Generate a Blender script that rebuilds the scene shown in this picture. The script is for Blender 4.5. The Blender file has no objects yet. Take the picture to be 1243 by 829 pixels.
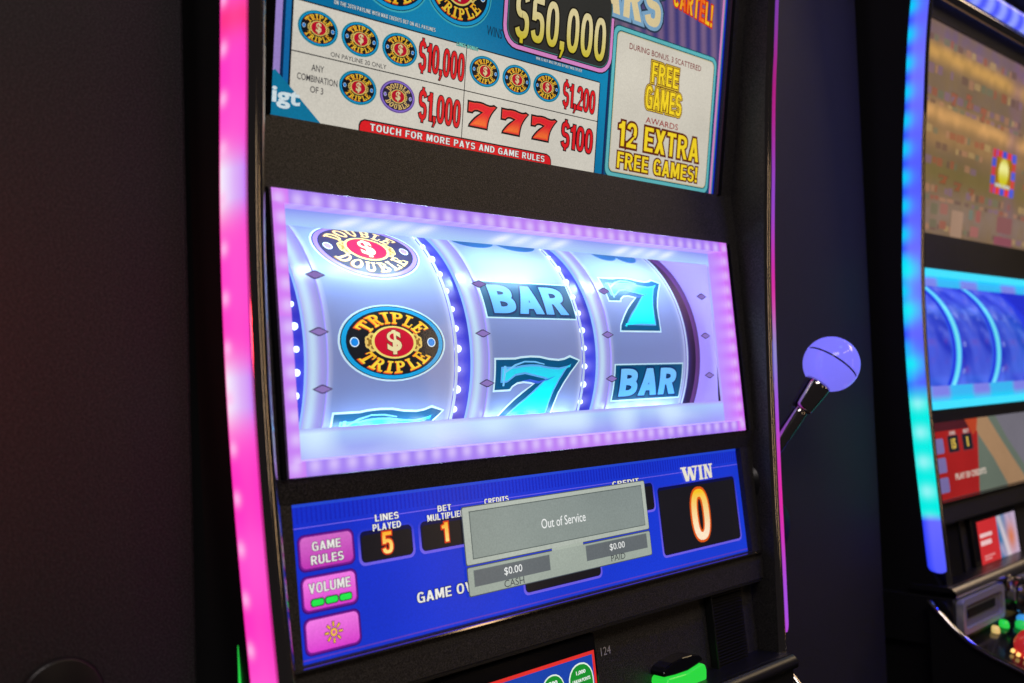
import bpy, bmesh, math, random
from mathutils import Matrix, Vector
random.seed(7)
S = bpy.context.scene
COL = S.collection

# ------------------------------------------------------------------ camera
cd = bpy.data.cameras.new('camera'); cam = bpy.data.objects.new('camera', cd); COL.objects.link(cam)
cd.sensor_width = 36; cd.lens = 35; cd.clip_start = 0.02; cd.clip_end = 50
r_, u_, f_ = Vector((0.7213, -0.6918, -0.0340)), Vector((-0.0023, -0.0515, 0.9987)), Vector((0.6927, 0.7202, 0.0388))
M = Matrix((r_, u_, -f_)).transposed().to_4x4(); M.translation = (-0.4834, -0.4540, -0.0377)
cam.matrix_world = M
cd.dof.use_dof = True; cd.dof.focus_distance = 0.66; cd.dof.aperture_fstop = 7.0
S.camera = cam
# ------------------------------------------------------------------ world, room lamps and added fill lamps
W = bpy.data.worlds.new('World'); S.world = W; W.use_nodes = True
bg = W.node_tree.nodes['Background']; bg.inputs[0].default_value = (1.0, 0.86, 0.90, 1); bg.inputs[1].default_value = 0.016
def area(name, loc, target, sx, sy, power, color):
    l = bpy.data.lights.new(name, 'AREA'); l.shape = 'RECTANGLE'; l.size = sx; l.size_y = sy
    l.energy = power; l.color = color
    o = bpy.data.objects.new(name, l); COL.objects.link(o); o.location = loc
    o.rotation_euler = (Vector(target) - Vector(loc)).to_track_quat('-Z', 'Y').to_euler()
    return o
area('ceiling_lamp', (-0.9, -1.6, 1.7), (0.0, 0, 0), 1.2, 0.5, 14, (1.0, 0.89, 0.86))
area('streak_lamp', (1.60, -2.00, 0.00), (0.0, 0, 0.0), 0.12, 0.90, 0.9, (1.0, 0.66, 0.34))  # added lamp, puts a warm streak into the chrome
area('streak_lamp', (0.30, -2.40, 0.10), (0.0, 0, 0.0), 0.08, 0.70, 0.5, (1.0, 0.72, 0.45))  # second added lamp for warm streaks
area('ceiling_lamp', (1.4, -2.2, 1.9), (0.6, 0, 0), 2.2, 0.12, 7, (1.0, 0.72, 0.42))
area('blue_fill_lamp', (0.55, -0.55, 0.95), (0.40, 0.03, -0.10), 0.3, 0.15, 0.45, (0.010, 0.03, 1.0)).data.spread = math.radians(45)  # added lamp, tints the right partition blue
area('red_spill_lamp', (-0.70, -0.30, 0.0), (-0.42, 0.03, -0.01), 0.05, 0.05, 0.08, (1.0, 0.05, 0.07)).data.spread = math.radians(40)  # added lamp for the unseen left machine's red glow
area('ledge_fill_lamp', (3.3, -1.2, 1.9), (0.7, 0, -0.25), 1.6, 0.5, 17, (1.0, 0.74, 0.42))  # added warm lamp, brightens the neighbour's ledge and fascia
S.view_settings.view_transform = 'Standard'; S.view_settings.look = 'None'
S.view_settings.exposure = 0; S.view_settings.gamma = 1; S.view_settings.use_curve_mapping = False
S.render.engine = 'CYCLES'
S.cycles.max_bounces = 8; S.cycles.transparent_max_bounces = 12
S.cycles.use_denoising = True
S.cycles.sample_clamp_indirect = 4.0

# ------------------------------------------------------------------ helpers
def lin(c):
    return tuple(((v/255)/12.92 if v/255 <= .04045 else ((v/255+.055)/1.055)**2.4) for v in c)
def mixc(a, b, t):
    t = max(0, min(1, t)); return tuple(a[i]*(1-t)+b[i]*t for i in range(3))
def gauss(d, s): return math.exp(-(d/s)**2)
def hsh(*a):
    v = math.sin(sum(x*k for x, k in zip(a, (127.1, 311.7, 74.7))))*43758.5453
    return v-math.floor(v)
def vnoise(x, y):
    xi, yi = math.floor(x), math.floor(y); fx, fy = x-xi, y-yi
    fx = fx*fx*(3-2*fx); fy = fy*fy*(3-2*fy)
    a = hsh(xi, yi)*(1-fx)+hsh(xi+1, yi)*fx; b = hsh(xi, yi+1)*(1-fx)+hsh(xi+1, yi+1)*fx
    return a*(1-fy)+b*fy

MATS = {}
def mat(name, base=(.5, .5, .5), rough=.5, metal=0, emit=None, es=0, spec=.5, coat=0):
    if name in MATS: return MATS[name]
    m = bpy.data.materials.new(name); m.use_nodes = True; b = m.node_tree.nodes['Principled BSDF']
    b.inputs['Base Color'].default_value = (*base, 1); b.inputs['Roughness'].default_value = rough
    b.inputs['Metallic'].default_value = metal; b.inputs['Specular IOR Level'].default_value = spec
    b.inputs['Coat Weight'].default_value = coat
    if emit: b.inputs['Emission Color'].default_value = (*emit, 1); b.inputs['Emission Strength'].default_value = es
    MATS[name] = m; return m
def print_mat(name, base_gain, emit_gain, rough, spec=.5, moire=0, coat=0):
    """colour comes from the mesh's own 'Col' attribute (the printed or displayed picture)"""
    m = mat(name, (0, 0, 0), rough, spec=spec, coat=coat); nt = m.node_tree; b = nt.nodes['Principled BSDF']
    a = nt.nodes.new('ShaderNodeAttribute'); a.attribute_name = 'Col'
    src = a.outputs['Color']
    if moire:                                   # pixel grid and slight unevenness of a display
        tc = nt.nodes.new('ShaderNodeTexCoord'); nz = nt.nodes.new('ShaderNodeTexNoise')
        nz.inputs['Scale'].default_value = 900; nz.inputs['Detail'].default_value = 2
        nt.links.new(tc.outputs['Object'], nz.inputs['Vector'])
        n2 = nt.nodes.new('ShaderNodeTexNoise'); n2.inputs['Scale'].default_value = 14
        nt.links.new(tc.outputs['Object'], n2.inputs['Vector'])
        mr = nt.nodes.new('ShaderNodeMapRange'); mr.inputs[1].default_value = .3; mr.inputs[2].default_value = .7
        mr.inputs[3].default_value = 1-moire; mr.inputs[4].default_value = 1+moire
        nt.links.new(nz.outputs['Fac'], mr.inputs[0])
        m2 = nt.nodes.new('ShaderNodeMapRange'); m2.inputs[1].default_value = .3; m2.inputs[2].default_value = .7
        m2.inputs[3].default_value = .92; m2.inputs[4].default_value = 1.06
        nt.links.new(n2.outputs['Fac'], m2.inputs[0])
        mu = nt.nodes.new('ShaderNodeMath'); mu.operation = 'MULTIPLY'
        nt.links.new(mr.outputs[0], mu.inputs[0]); nt.links.new(m2.outputs[0], mu.inputs[1])
        vm = nt.nodes.new('ShaderNodeVectorMath'); vm.operation = 'SCALE'
        nt.links.new(src, vm.inputs[0]); nt.links.new(mu.outputs[0], vm.inputs['Scale']); src = vm.outputs[0]
    if base_gain:
        v = nt.nodes.new('ShaderNodeVectorMath'); v.operation = 'SCALE'; v.inputs['Scale'].default_value = base_gain
        nt.links.new(src, v.inputs[0]); nt.links.new(v.outputs[0], b.inputs['Base Color'])
    nt.links.new(src, b.inputs['Emission Color']); b.inputs['Emission Strength'].default_value = emit_gain
    return m
def coat_mat(name, c1, c2, scale, rough, bump):
    """speckled black powder coat"""
    m = mat(name, c1, rough); nt = m.node_tree; b = nt.nodes['Principled BSDF']
    tc = nt.nodes.new('ShaderNodeTexCoord')
    nz = nt.nodes.new('ShaderNodeTexNoise'); nz.inputs['Scale'].default_value = scale; nz.inputs['Detail'].default_value = 3
    nt.links.new(tc.outputs['Object'], nz.inputs['Vector'])
    cr = nt.nodes.new('ShaderNodeValToRGB'); cr.color_ramp.elements[0].position = .42; cr.color_ramp.elements[1].position = .68
    cr.color_ramp.elements[0].color = (*c1, 1); cr.color_ramp.elements[1].color = (*c2, 1)
    nt.links.new(nz.outputs['Fac'], cr.inputs[0]); nt.links.new(cr.outputs[0], b.inputs['Base Color'])
    bp = nt.nodes.new('ShaderNodeBump'); bp.inputs['Strength'].default_value = bump; bp.inputs['Distance'].default_value = .0006
    nt.links.new(nz.outputs['Fac'], bp.inputs['Height']); nt.links.new(bp.outputs[0], b.inputs['Normal'])
    n2 = nt.nodes.new('ShaderNodeTexNoise'); n2.inputs['Scale'].default_value = 9; n2.inputs['Detail'].default_value = 4
    nt.links.new(tc.outputs['Object'], n2.inputs['Vector'])
    mr = nt.nodes.new('ShaderNodeMapRange'); mr.inputs[3].default_value = rough-.12; mr.inputs[4].default_value = rough+.12
    nt.links.new(n2.outputs['Fac'], mr.inputs[0]); nt.links.new(mr.outputs[0], b.inputs['Roughness'])
    return m
POWDER = coat_mat('black_powder_coat', (.012, .0112, .012), (.085, .077, .075), 1400, .5, .35)
PANEL = coat_mat('partition_laminate', (.008, .0076, .0090), (.062, .055, .062), 1300, .6, .35)
SATIN = mat('black_satin_plastic', (.012, .012, .013), .35)
GLOSS = mat('black_gloss_plastic', (.006, .006, .008), .12)
CHROME = mat('chrome', (.60, .56, .54), .09, 1)
NICKEL = mat('brushed_nickel', (.58, .56, .58), .34, 1)
SCREEN = print_mat('screen_picture', 0, 1.0, .22, .35, moire=.07)
DIFFUSER = print_mat('lit_diffuser', .15, 1.0, .3, .4)
REELP = print_mat('reel_print', .75, .66, .38, .35)
SYMBOL = print_mat('symbol_print', .6, .80, .36, .3)
LABEL = print_mat('printed_label', .9, .03, .5)
def glass_mat():
    m = bpy.data.materials.new('clear_glass'); m.use_nodes = True; nt = m.node_tree; nt.nodes.clear()
    o = nt.nodes.new('ShaderNodeOutputMaterial'); mx = nt.nodes.new('ShaderNodeMixShader'); t = nt.nodes.new('ShaderNodeBsdfTransparent')
    g = nt.nodes.new('ShaderNodeBsdfGlossy'); g.inputs['Roughness'].default_value = .06; lw = nt.nodes.new('ShaderNodeLayerWeight'); lw.inputs[0].default_value = .5
    pw = nt.nodes.new('ShaderNodeMath'); pw.operation = 'POWER'; pw.inputs[1].default_value = 5; nt.links.new(lw.outputs['Facing'], pw.inputs[0])
    fr = nt.nodes.new('ShaderNodeMath'); fr.operation = 'MULTIPLY_ADD'; fr.inputs[1].default_value = .5; fr.inputs[2].default_value = .02; nt.links.new(pw.outputs[0], fr.inputs[0])
    nt.links.new(fr.outputs[0], mx.inputs[0]); nt.links.new(t.outputs[0], mx.inputs[1]); nt.links.new(g.outputs[0], mx.inputs[2]); nt.links.new(mx.outputs[0], o.inputs[0])
    return m
GLASS = glass_mat()

BASE = Vector((0, 0.10, -0.72))          # where a cabinet stands, relative to its own frame
def link(name, me, parent=None, m=None):
    o = bpy.data.objects.new(name, me); COL.objects.link(o)
    if m is not None and not me.materials: me.materials.append(m)
    if parent is not None:
        o.parent = parent
        if parent.type == 'EMPTY': o.location = -BASE
    return o
def mesh_from(name, verts, faces, smooth=False):
    me = bpy.data.meshes.new(name); me.from_pydata([tuple(v) for v in verts], [], faces); me.update()
    if smooth: me.polygons.foreach_set('use_smooth', [True]*len(me.polygons))
    return me
def add_bevel(o, w=.001, seg=2):
    b = o.modifiers.new('bevel', 'BEVEL'); b.width = w; b.segments = seg; b.limit_method = 'ANGLE'; b.angle_limit = math.radians(35)
    return o
def box_mesh(name, x0, x1, y0, y1, z0, z1):
    v = [(x, y, z) for x in (x0, x1) for y in (y0, y1) for z in (z0, z1)]
    f = [(0, 1, 3, 2), (4, 6, 7, 5), (0, 4, 5, 1), (2, 3, 7, 6), (0, 2, 6, 4), (1, 5, 7, 3)]
    return mesh_from(name, v, f)
def slab_on(name, yf, x0, x1, z0, z1, proud, thick):
    """box lying on a sloping front plane y=yf(z)"""
    v = []
    for z in (z0, z1):
        for x in (x0, x1):
            for d in (-proud, -proud+thick): v.append((x, yf(z)+d, z))
    f = [(0, 2, 6, 4), (1, 5, 7, 3), (0, 4, 5, 1), (2, 3, 7, 6), (0, 1, 3, 2), (4, 6, 7, 5)]
    return mesh_from(name, v, f)

# ---- font outlines -------------------------------------------------
_tc = {}
def text_geo(s, off=0.0, space=1.0):
    k = (s, round(off, 4), space)
    if k in _tc: return _tc[k]
    c = bpy.data.curves.new('t', 'FONT'); c.body = s; c.size = 1; c.offset = off; c.resolution_u = 3; c.fill_mode = 'FRONT'
    c.space_character = space; c.align_x = 'CENTER'; c.align_y = 'CENTER'
    o = bpy.data.objects.new('t', c); COL.objects.link(o)
    dg = bpy.context.evaluated_depsgraph_get(); me = bpy.data.meshes.new_from_object(o.evaluated_get(dg))
    v = [(p.co.x, p.co.y) for p in me.vertices]; f = [tuple(p.vertices) for p in me.polygons]
    bpy.data.objects.remove(o); bpy.data.curves.remove(c); bpy.data.meshes.remove(me)
    _tc[k] = (v, f); return _tc[k]

# ---- slab-serif letters for the reel symbols ------------------------
def _bowl(cx, cy, ro, ri, a0, a1, n=10):
    P = []
    for i in range(n+1):
        a = math.radians(a0+(a1-a0)*i/n); P.append((cx+ro[0]*math.cos(a), cy+ro[1]*math.sin(a)))
    for i in range(n, -1, -1):
        a = math.radians(a0+(a1-a0)*i/n); P.append((cx+ri[0]*math.cos(a), cy+ri[1]*math.sin(a)))
    return P
def _r(x0, y0, x1, y1): return [(x0, y0), (x1, y0), (x1, y1), (x0, y1)]
_stem = [_r(.14, .12, .38, .88), _r(0, 0, .52, .13), _r(0, .87, .52, 1)]
SLAB = {
 'T': (.95, [_r(.36, .12, .60, .85), _r(0, .84, .96, 1), _r(0, .62, .13, .84), _r(.83, .62, .96, .84), _r(.2, 0, .76, .13)]),
 'R': (1.0, _stem+[_bowl(.5, .735, (.36, .265), (.12, .13), -90, 90), _r(.38, .87, .5, 1), _r(.38, .47, .5, .605), [(.46, .47), (.68, .5), (.86, .13), (1.0, .13), (1.0, 0), (.72, 0)]]),
 'I': (.56, [_r(.16, .12, .40, .88), _r(0, 0, .56, .13), _r(0, .87, .56, 1)]),
 'P': (.92, _stem+[_bowl(.5, .72, (.38, .28), (.13, .14), -90, 90), _r(.38, .86, .5, 1), _r(.38, .44, .5, .58)]),
 'L': (.86, _stem+[_r(.38, 0, .86, .14), _r(.72, .14, .86, .40)]),
 'E': (.90, _stem+[_r(.38, 0, .88, .14), _r(.75, .14, .88, .36), _r(.38, .86, .86, 1), _r(.73, .66, .86, .86), _r(.38, .43, .60, .57), _r(.56, .34, .66, .66)]),
 'D': (1.0, _stem+[_bowl(.45, .5, (.53, .5), (.26, .36), -90, 90, 14), _r(.38, .86, .46, 1), _r(.38, 0, .46, .14)]),
 'O': (1.0, [_bowl(.5, .5, (.5, .52), (.24, .37), 0, 180, 12), _bowl(.5, .5, (.5, .52), (.24, .37), 180, 360, 12)]),
 'U': (1.06, [_r(.12, .40, .36, .88), _r(0, .87, .48, 1), _r(.70, .40, .90, .88), _r(.58, .87, 1.04, 1), _bowl(.51, .42, (.39, .44), (.17, .28), 180, 360, 12)]),
 'B': (.98, _stem+[_bowl(.5, .74, (.36, .26), (.12, .12), -90, 90), _bowl(.52, .28, (.42, .28), (.15, .14), -90, 90), _r(.38, .86, .5, 1), _r(.38, 0, .52, .14), _r(.38, .45, .52, .60)]),
}
SEVEN = [(0, .973), (.227, .973), (.29, .99), (.40, 1), (.51, .993), (.62, .96), (.73, .946), (.80, .96), (.87, 1), (1, .925),
         (.89, .74), (.815, .59), (.76, .44), (.73, .28), (.715, .12), (.71, 0), (.05, 0), (.075, .12), (.141, .24), (.178, .30), (.24, .39), (.325, .49), (.436, .593),
         (.337, .613), (.264, .60), (.215, .56), (.19, .505), (0, .5)]
SEVEN = SEVEN[::-1]
def _cc(P):
    a = sum(P[i-1][0]*P[i][1]-P[i][0]*P[i-1][1] for i in range(len(P))); return P if a > 0 else P[::-1]
def _arc(x0, y0, x1, y1, a0, a1, tx=.19, ty=.15, n=14, k=2.5):
    """part of a squarish ring filling the given box"""
    cx, cy, rx, ry = (x0+x1)/2, (y0+y1)/2, (x1-x0)/2, (y1-y0)/2; O = []; I = []
    for i in range(n+1):
        a = math.radians(a0+(a1-a0)*i/n); c, q = math.cos(a), math.sin(a)
        c = math.copysign(abs(c)**(2/k), c); q = math.copysign(abs(q)**(2/k), q)
        O.append((cx+rx*c, cy+ry*q)); I.append((cx+(rx-tx)*c, cy+(ry-ty)*q))
    return _cc(O+I[::-1])
def _ring(x0, y0, x1, y1, **k): return [_arc(x0, y0, x1, y1, 0, 180, **k), _arc(x0, y0, x1, y1, 180, 360, **k)]
_s = _r(0, 0, .20, 1)
_S = [_arc(0, .43, .62, 1.01, 18, 180), _arc(0, .43, .62, 1.01, 180, 268), _arc(0, -.01, .64, .585, 92, 0), _arc(0, -.01, .64, .585, 0, -162)]
BLOCK = {
 'A': (.72, [[(0, 0), (.21, 0), (.45, 1), (.25, 1)], [(.51, 0), (.72, 0), (.47, 1), (.27, 1)], _r(.17, .20, .55, .35)]),
 'B': (.67, [_s, _arc(-.2, .46, .64, 1, -90, 90), _arc(-.24, 0, .67, .60, -90, 90), _r(.19, .845, .25, 1), _r(.19, 0, .25, .155), _r(.19, .45, .25, .60)]),
 'C': (.66, [_arc(0, -.01, .68, 1.01, 38, 180), _arc(0, -.01, .68, 1.01, 180, 322)]),
 'D': (.69, [_s, _arc(-.30, 0, .69, 1, -90, 90), _r(.19, .845, .22, 1), _r(.19, 0, .22, .155)]),
 'E': (.58, [_s, _r(.19, .845, .57, 1), _r(.19, .43, .54, .58), _r(.19, 0, .58, .155)]),
 'F': (.56, [_s, _r(.19, .845, .56, 1), _r(.19, .42, .52, .57)]),
 'G': (.70, [_arc(0, -.01, .70, 1.01, 38, 180), _arc(0, -.01, .70, 1.01, 180, 300), _r(.36, .40, .70, .55), _r(.52, 0, .70, .42)]),
 'H': (.68, [_s, _r(.48, 0, .68, 1), _r(.19, .42, .49, .58)]),
 'I': (.20, [_s]), 'K': (.70, [_s, [(.19, .30), (.44, 1), (.69, 1), (.30, .42)], [(.26, .55), (.40, .68), (.72, 0), (.49, 0)]]),
 'L': (.56, [_s, _r(.19, 0, .56, .16)]),
 'M': (.84, [_s, _r(.64, 0, .84, 1), [(.0, 1), (.27, 1), (.50, .10), (.34, .10)], [(.84, 1), (.57, 1), (.34, .10), (.50, .10)]]),
 'N': (.69, [_s, _r(.49, 0, .69, 1), [(0, 1), (.22, 1), (.69, 0), (.47, 0)]]),
 'O': (.73, _ring(0, -.01, .73, 1.01)), '0': (.62, _ring(0, 0, .62, 1)),
 'P': (.64, [_s, _arc(-.2, .38, .64, 1, -90, 90), _r(.19, .845, .23, 1), _r(.19, .38, .23, .535)]),
 'R': (.69, [_s, _arc(-.2, .41, .66, 1, -90, 90), _r(.19, .845, .24, 1), _r(.19, .41, .24, .56), [(.26, .48), (.46, .48), (.69, 0), (.47, 0)]]),
 'S': (.64, _S), 'T': (.62, [_r(.21, 0, .41, .86), _r(0, .845, .62, 1)]),
 'U': (.68, [_r(0, .34, .20, 1), _r(.48, .34, .68, 1), _arc(0, -.01, .68, .70, 180, 360)]),
 'V': (.68, [[(0, 1), (.21, 1), (.43, 0), (.25, 0)], [(.47, 1), (.68, 1), (.43, 0), (.25, 0)]]),
 'W': (.98, [[(0, 1), (.20, 1), (.34, 0), (.17, 0)], [(.39, 1), (.54, 1), (.34, 0), (.19, 0)], [(.44, 1), (.59, 1), (.79, 0), (.64, 0)], [(.78, 1), (.98, 1), (.81, 0), (.64, 0)]]),
 'X': (.68, [[(0, 1), (.23, 1), (.68, 0), (.45, 0)], [(.45, 1), (.68, 1), (.23, 0), (0, 0)]]),
 'Y': (.68, [[(0, 1), (.22, 1), (.43, .40), (.25, .40)], [(.46, 1), (.68, 1), (.43, .40), (.25, .40)], _r(.24, 0, .44, .42)]),
 '1': (.40, [_r(.17, 0, .38, 1), [(0, .70), (.18, .70), (.18, 1), (.16, .90), (0, .84)]]),
 '2': (.62, [_arc(0, .36, .62, 1.01, 170, 0), _arc(0, .36, .62, 1.01, 0, -46), [(.36, .42), (.60, .55), (.24, .155), (0, .0), (0, .12)], _r(0, 0, .62, .16)]),
 '3': (.62, [_arc(0, .45, .61, 1.01, 165, -90), _arc(0, -.01, .63, .58, 90, -165)]),
 '4': (.66, [_r(.38, 0, .57, 1), _r(0, .20, .66, .35), [(0, .35), (.19, .35), (.45, 1), (.38, 1)]]),
 '5': (.62, [_r(.06, .845, .58, 1), _r(.04, .46, .22, .86), _arc(0, -.01, .63, .66, 140, 0), _arc(0, -.01, .63, .66, 0, -165)]),
 '$': (.64, _S+[_r(.25, .98, .39, 1.11), _r(.25, -.11, .39, .02)]),
 ',': (.22, [[(0, 0), (.22, 0), (.22, .19), (0, .19)], [(.10, .01), (.22, .01), (.08, -.18), (.0, -.18)]]), '.': (.22, [_r(0, 0, .21, .19)]),
 '!': (.24, [[(.05, .28), (.17, .28), (.22, 1), (0, 1)], _r(.01, 0, .21, .18)]),
}
def inset(P, dx, dy):
    n = len(P); out = []
    for i in range(n):
        a, b, c = P[i-1], P[i], P[(i+1) % n]
        e1 = Vector((b[0]-a[0], b[1]-a[1])); e2 = Vector((c[0]-b[0], c[1]-b[1]))
        e1.normalize(); e2.normalize()
        n1 = Vector((-e1.y, e1.x)); n2 = Vector((-e2.y, e2.x)); m = n1+n2
        k = m.length_squared
        m = m*(2/max(k, .9))
        out.append((b[0]+m.x*dx, b[1]+m.y*dy))
    return out

# ---- a flat picture made of thin layered shapes ---------------------
class Sheet:
    def __init__(s): s.it = []
    def mesh(s, v, f, c, l): s.it.append((v, f, c, l)); return s
    def poly(s, P, c, l=0): return s.mesh(P, [tuple(range(len(P)))], c, l)
    def rect(s, x0, z0, x1, z1, c, l=0): return s.poly([(x0, z0), (x1, z0), (x1, z1), (x0, z1)], c, l)
    def rrect(s, x0, z0, x1, z1, r, c, l=0, n=5):
        P = []
        for cx, cz, a0 in ((x1-r, z0+r, -90), (x1-r, z1-r, 0), (x0+r, z1-r, 90), (x0+r, z0+r, 180)):
            for i in range(n+1):
                a = math.radians(a0+90*i/n); P.append((cx+r*math.cos(a), cz+r*math.sin(a)))
        return s.poly(P, c, l)
    def ell(s, cx, cz, a, b, c, l=0, n=40):
        return s.poly([(cx+a*math.cos(2*math.pi*i/n), cz+b*math.sin(2*math.pi*i/n)) for i in range(n)], c, l)
    def grid(s, x0, z0, x1, z1, nx, nz, c, l=0):
        v = [(x0+(x1-x0)*i/nx, z0+(z1-z0)*j/nz) for j in range(nz+1) for i in range(nx+1)]
        f = [(j*(nx+1)+i, j*(nx+1)+i+1, (j+1)*(nx+1)+i+1, (j+1)*(nx+1)+i) for j in range(nz) for i in range(nx)]
        return s.mesh(v, f, c, l)
    def text(s, t, cx, cz, w, h, c, l=1, off=.0, space=1.0, outlines=(), slant=0, warp=None):
        v, f = text_geo(t, off, space)
        xs = [p[0] for p in v]; ys = [p[1] for p in v]
        x0, x1, y0, y1 = min(xs), max(xs), min(ys), max(ys)
        kx = w/(x1-x0); ky = h/(y1-y0); mx, my = (x0+x1)/2, (y0+y1)/2
        def tr(p):
            X, Z = (p[0]-mx)*kx, (p[1]-my)*ky
            X += slant*Z
            if warp: X, Z = warp(X, Z)
            return (cx+X, cz+Z)
        for k, (oc, oo) in enumerate(outlines):
            ov, of = text_geo(t, off+oo, space)
            s.mesh([tr(p) for p in ov], of, oc, l+k*.8)
        s.mesh([tr(p) for p in v], f, c, l+len(outlines)*.8)
        return s
    def block(s, t, cx, cz, w, h, c, l=1, outlines=(), gap=.13, bold=0, slope=0):
        """bold capitals h high and w wide in all; outlines = (colour, growth in glyph units)"""
        tot = sum(BLOCK[ch][0] if ch != ' ' else .26 for ch in t)+gap*(len(t)-1)
        x = 0; kx = w/tot
        for ch in t:
            if ch == ' ': x += .26+gap; continue
            cw, strokes = BLOCK[ch]
            T = lambda P: [(cx-w/2+(x+p[0])*kx, cz+(p[1]-.5)*h+slope*((x+p[0])/tot-.5)) for p in P]
            for k, (oc, g) in enumerate(outlines):
                for j, P in enumerate(strokes): s.poly(T(inset(_cc(P), -g-bold, -(g+bold)*kx/h)), oc, l+k*.8+.04*j)
            for j, P in enumerate(strokes): s.poly(T(inset(_cc(P), -bold, -bold*kx/h) if bold else P), c, l+len(outlines)*.8+.04*j)
            x += cw+gap
        return s
    def slab_arc(s, word, cx, cz, A, B, a0, a1, r0, r1, c, l, flip=False, bold=None):
        """letters along an elliptical arc from angle a0 to a1; r0 foot and r1 head as fractions of the oval"""
        tot = sum(SLAB[ch][0] for ch in word)+.16*(len(word)-1); x = 0
        for ch in word:
            w, strokes = SLAB[ch]
            for j, P in enumerate(strokes):
                Q = []
                n = len(P)
                for i in range(n):                    # densify so that bars bend with the arc
                    p, q = P[i], P[(i+1) % n]; m = max(1, int(abs(q[0]-p[0])/.2))
                    for k in range(m): Q.append((p[0]+(q[0]-p[0])*k/m, p[1]+(q[1]-p[1])*k/m))
                R = []
                for (lx, ly) in Q:
                    a = math.radians(a0+(a1-a0)*(x+lx)/tot); r = r0+(r1-r0)*ly
                    R.append((cx+A*r*math.cos(a), cz+B*r*math.sin(a)))
                s.poly(R, c, l+.06*j)
            x += w+.16
        return s
    def oval(s, cx, cz, w, h, kind, l=1, dim=1.0, step=1.0, glow=None):
        A, B = w/2, h/2
        tri = kind == 'triple'
        K = lambda c: tuple(v*dim for v in lin(c))
        ring = K((20, 165, 225) if tri else (150, 120, 225)); navy = K((8, 28, 60) if tri else (30, 24, 70))
        blk = K((22, 26, 34) if tri else (46, 40, 66))
        s.ell(cx, cz, A, B, glow or K((205, 240, 255)), l)
        s.ell(cx, cz, A*.965, B*.955, navy, l+step)
        s.ell(cx, cz, A*.945, B*.935, ring, l+step*1.6)
        s.ell(cx, cz, A*.865, B*.84, navy, l+step*2.2)
        s.ell(cx, cz, A*.845, B*.82, blk, l+step*2.8)
        yel = lambda x, z: mixc(K((255, 228, 70)), K((255, 196, 44)), .5+.5*math.sin((z-cz)/B*14))
        org = K((245, 95, 40) if tri else (120, 60, 40))
        word = 'TRIPLE' if tri else 'DOUBLE'
        if not tri: yel = K((250, 214, 130))
        s.slab_arc(word, cx-.012*A, cz-.012*B, A, B, 153, 27, .475, .80, org, l+step*3.3)
        s.slab_arc(word, cx, cz, A, B, 152, 28, .485, .785, yel, l+step*3.9)
        s.slab_arc(word, cx-.012*A, cz-.012*B, A, B, 207, 333, .80, .475, org, l+step*3.3)
        s.slab_arc(word, cx, cz, A, B, 208, 332, .785, .485, yel, l+step*3.9)
        gold = K((235, 205, 110)); dg = K((150, 110, 40))
        for sg in (-1, 1):                              # scroll ornaments beside the centre
            for q, (dx, dz, rr) in enumerate(((.43, 0, .105), (.40, .13, .075), (.40, -.13, .075), (.475, .075, .055), (.475, -.075, .055))):
                s.ell(cx+sg*dx*A, cz+dz*B, rr*A, rr*B*1.5, gold, l+step*(3.2+.12*q), 14)
                s.ell(cx+sg*dx*A, cz+dz*B, rr*A*.45, rr*B*.68, dg, l+step*(4.0+.12*q), 10)
            s.ell(cx+sg*.715*A, cz, .082*A, .125*B, K((225, 245, 255)), l+step*3.3, 18)
            s.ell(cx+sg*.715*A, cz, .066*A, .10*B, K((20, 140, 235) if tri else (150, 120, 225)), l+step*3.9, 18)
        s.ell(cx, cz, .415*A, .42*B, K((245, 225, 120)), l+step*4.6)
        s.ell(cx, cz, .365*A, .375*B, K((205, 14, 50)), l+step*5.2)
        s.text('$', cx, cz, .27*A, .62*B, K((240, 225, 170)), l+step*5.8, off=.028, outlines=((K((110, 60, 20)), .02),))
        return s
    def seven(s, cx, cz, w, h, cols, l=1, step=1.0, ins=(.0, .02, .085, .115), low=None):
        def T(P): return [(cx+(p[0]-.5)*w, cz+(p[1]-.5)*h) for p in P]
        ax = 1.0; ay = w/h
        for k, (i, c) in enumerate(zip(ins, cols)):
            s.poly(T(inset(SEVEN, i*ax, i*ay)), c, l+k*step)
        return s
    def build(s, name, mp, m, parent, cut=None):
        bm = bmesh.new(); fl = bm.faces.layers.int.new('pid')
        for k, (v, f, c, l) in enumerate(s.it):
            bv = [bm.verts.new((p[0]*1000, p[1]*1000, l)) for p in v]
            for q in f:
                try: bm.faces.new([bv[i] for i in q])[fl] = k
                except ValueError: pass
        bm.normal_update()
        if cut:
            cut *= 1000
            ys = [v.co.y for v in bm.verts]; y = math.floor(min(ys)/cut)*cut+cut
            while y < max(ys):
                bmesh.ops.bisect_plane(bm, geom=bm.verts[:]+bm.edges[:]+bm.faces[:], plane_co=(0, y, 0), plane_no=(0, 1, 0), dist=1e-4)
                y += cut
        bm.normal_update()
        bmesh.ops.triangulate(bm, faces=[f for f in bm.faces if len(f.verts) > 4 or cut])
        bm.verts.ensure_lookup_table(); bm.verts.index_update()
        faces = []; cols = []
        for f in bm.faces:
            c = s.it[f[fl]][2]
            vs = list(f.verts)
            if f.normal.z < 0: vs.reverse()
            faces.append([v.index for v in vs])
            for v in vs: cols.append(c(v.co.x/1000, v.co.y/1000) if callable(c) else c)
        co = [mp(v.co.x/1000, v.co.y/1000, v.co.z) for v in bm.verts]; bm.free()
        me = mesh_from(name, co, faces)
        at = me.color_attributes.new('Col', 'FLOAT_COLOR', 'CORNER')
        at.data.foreach_set('color', [x for c in cols for x in (*c[:3], 1.0)])
        return link(name, me, parent, m)

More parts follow.
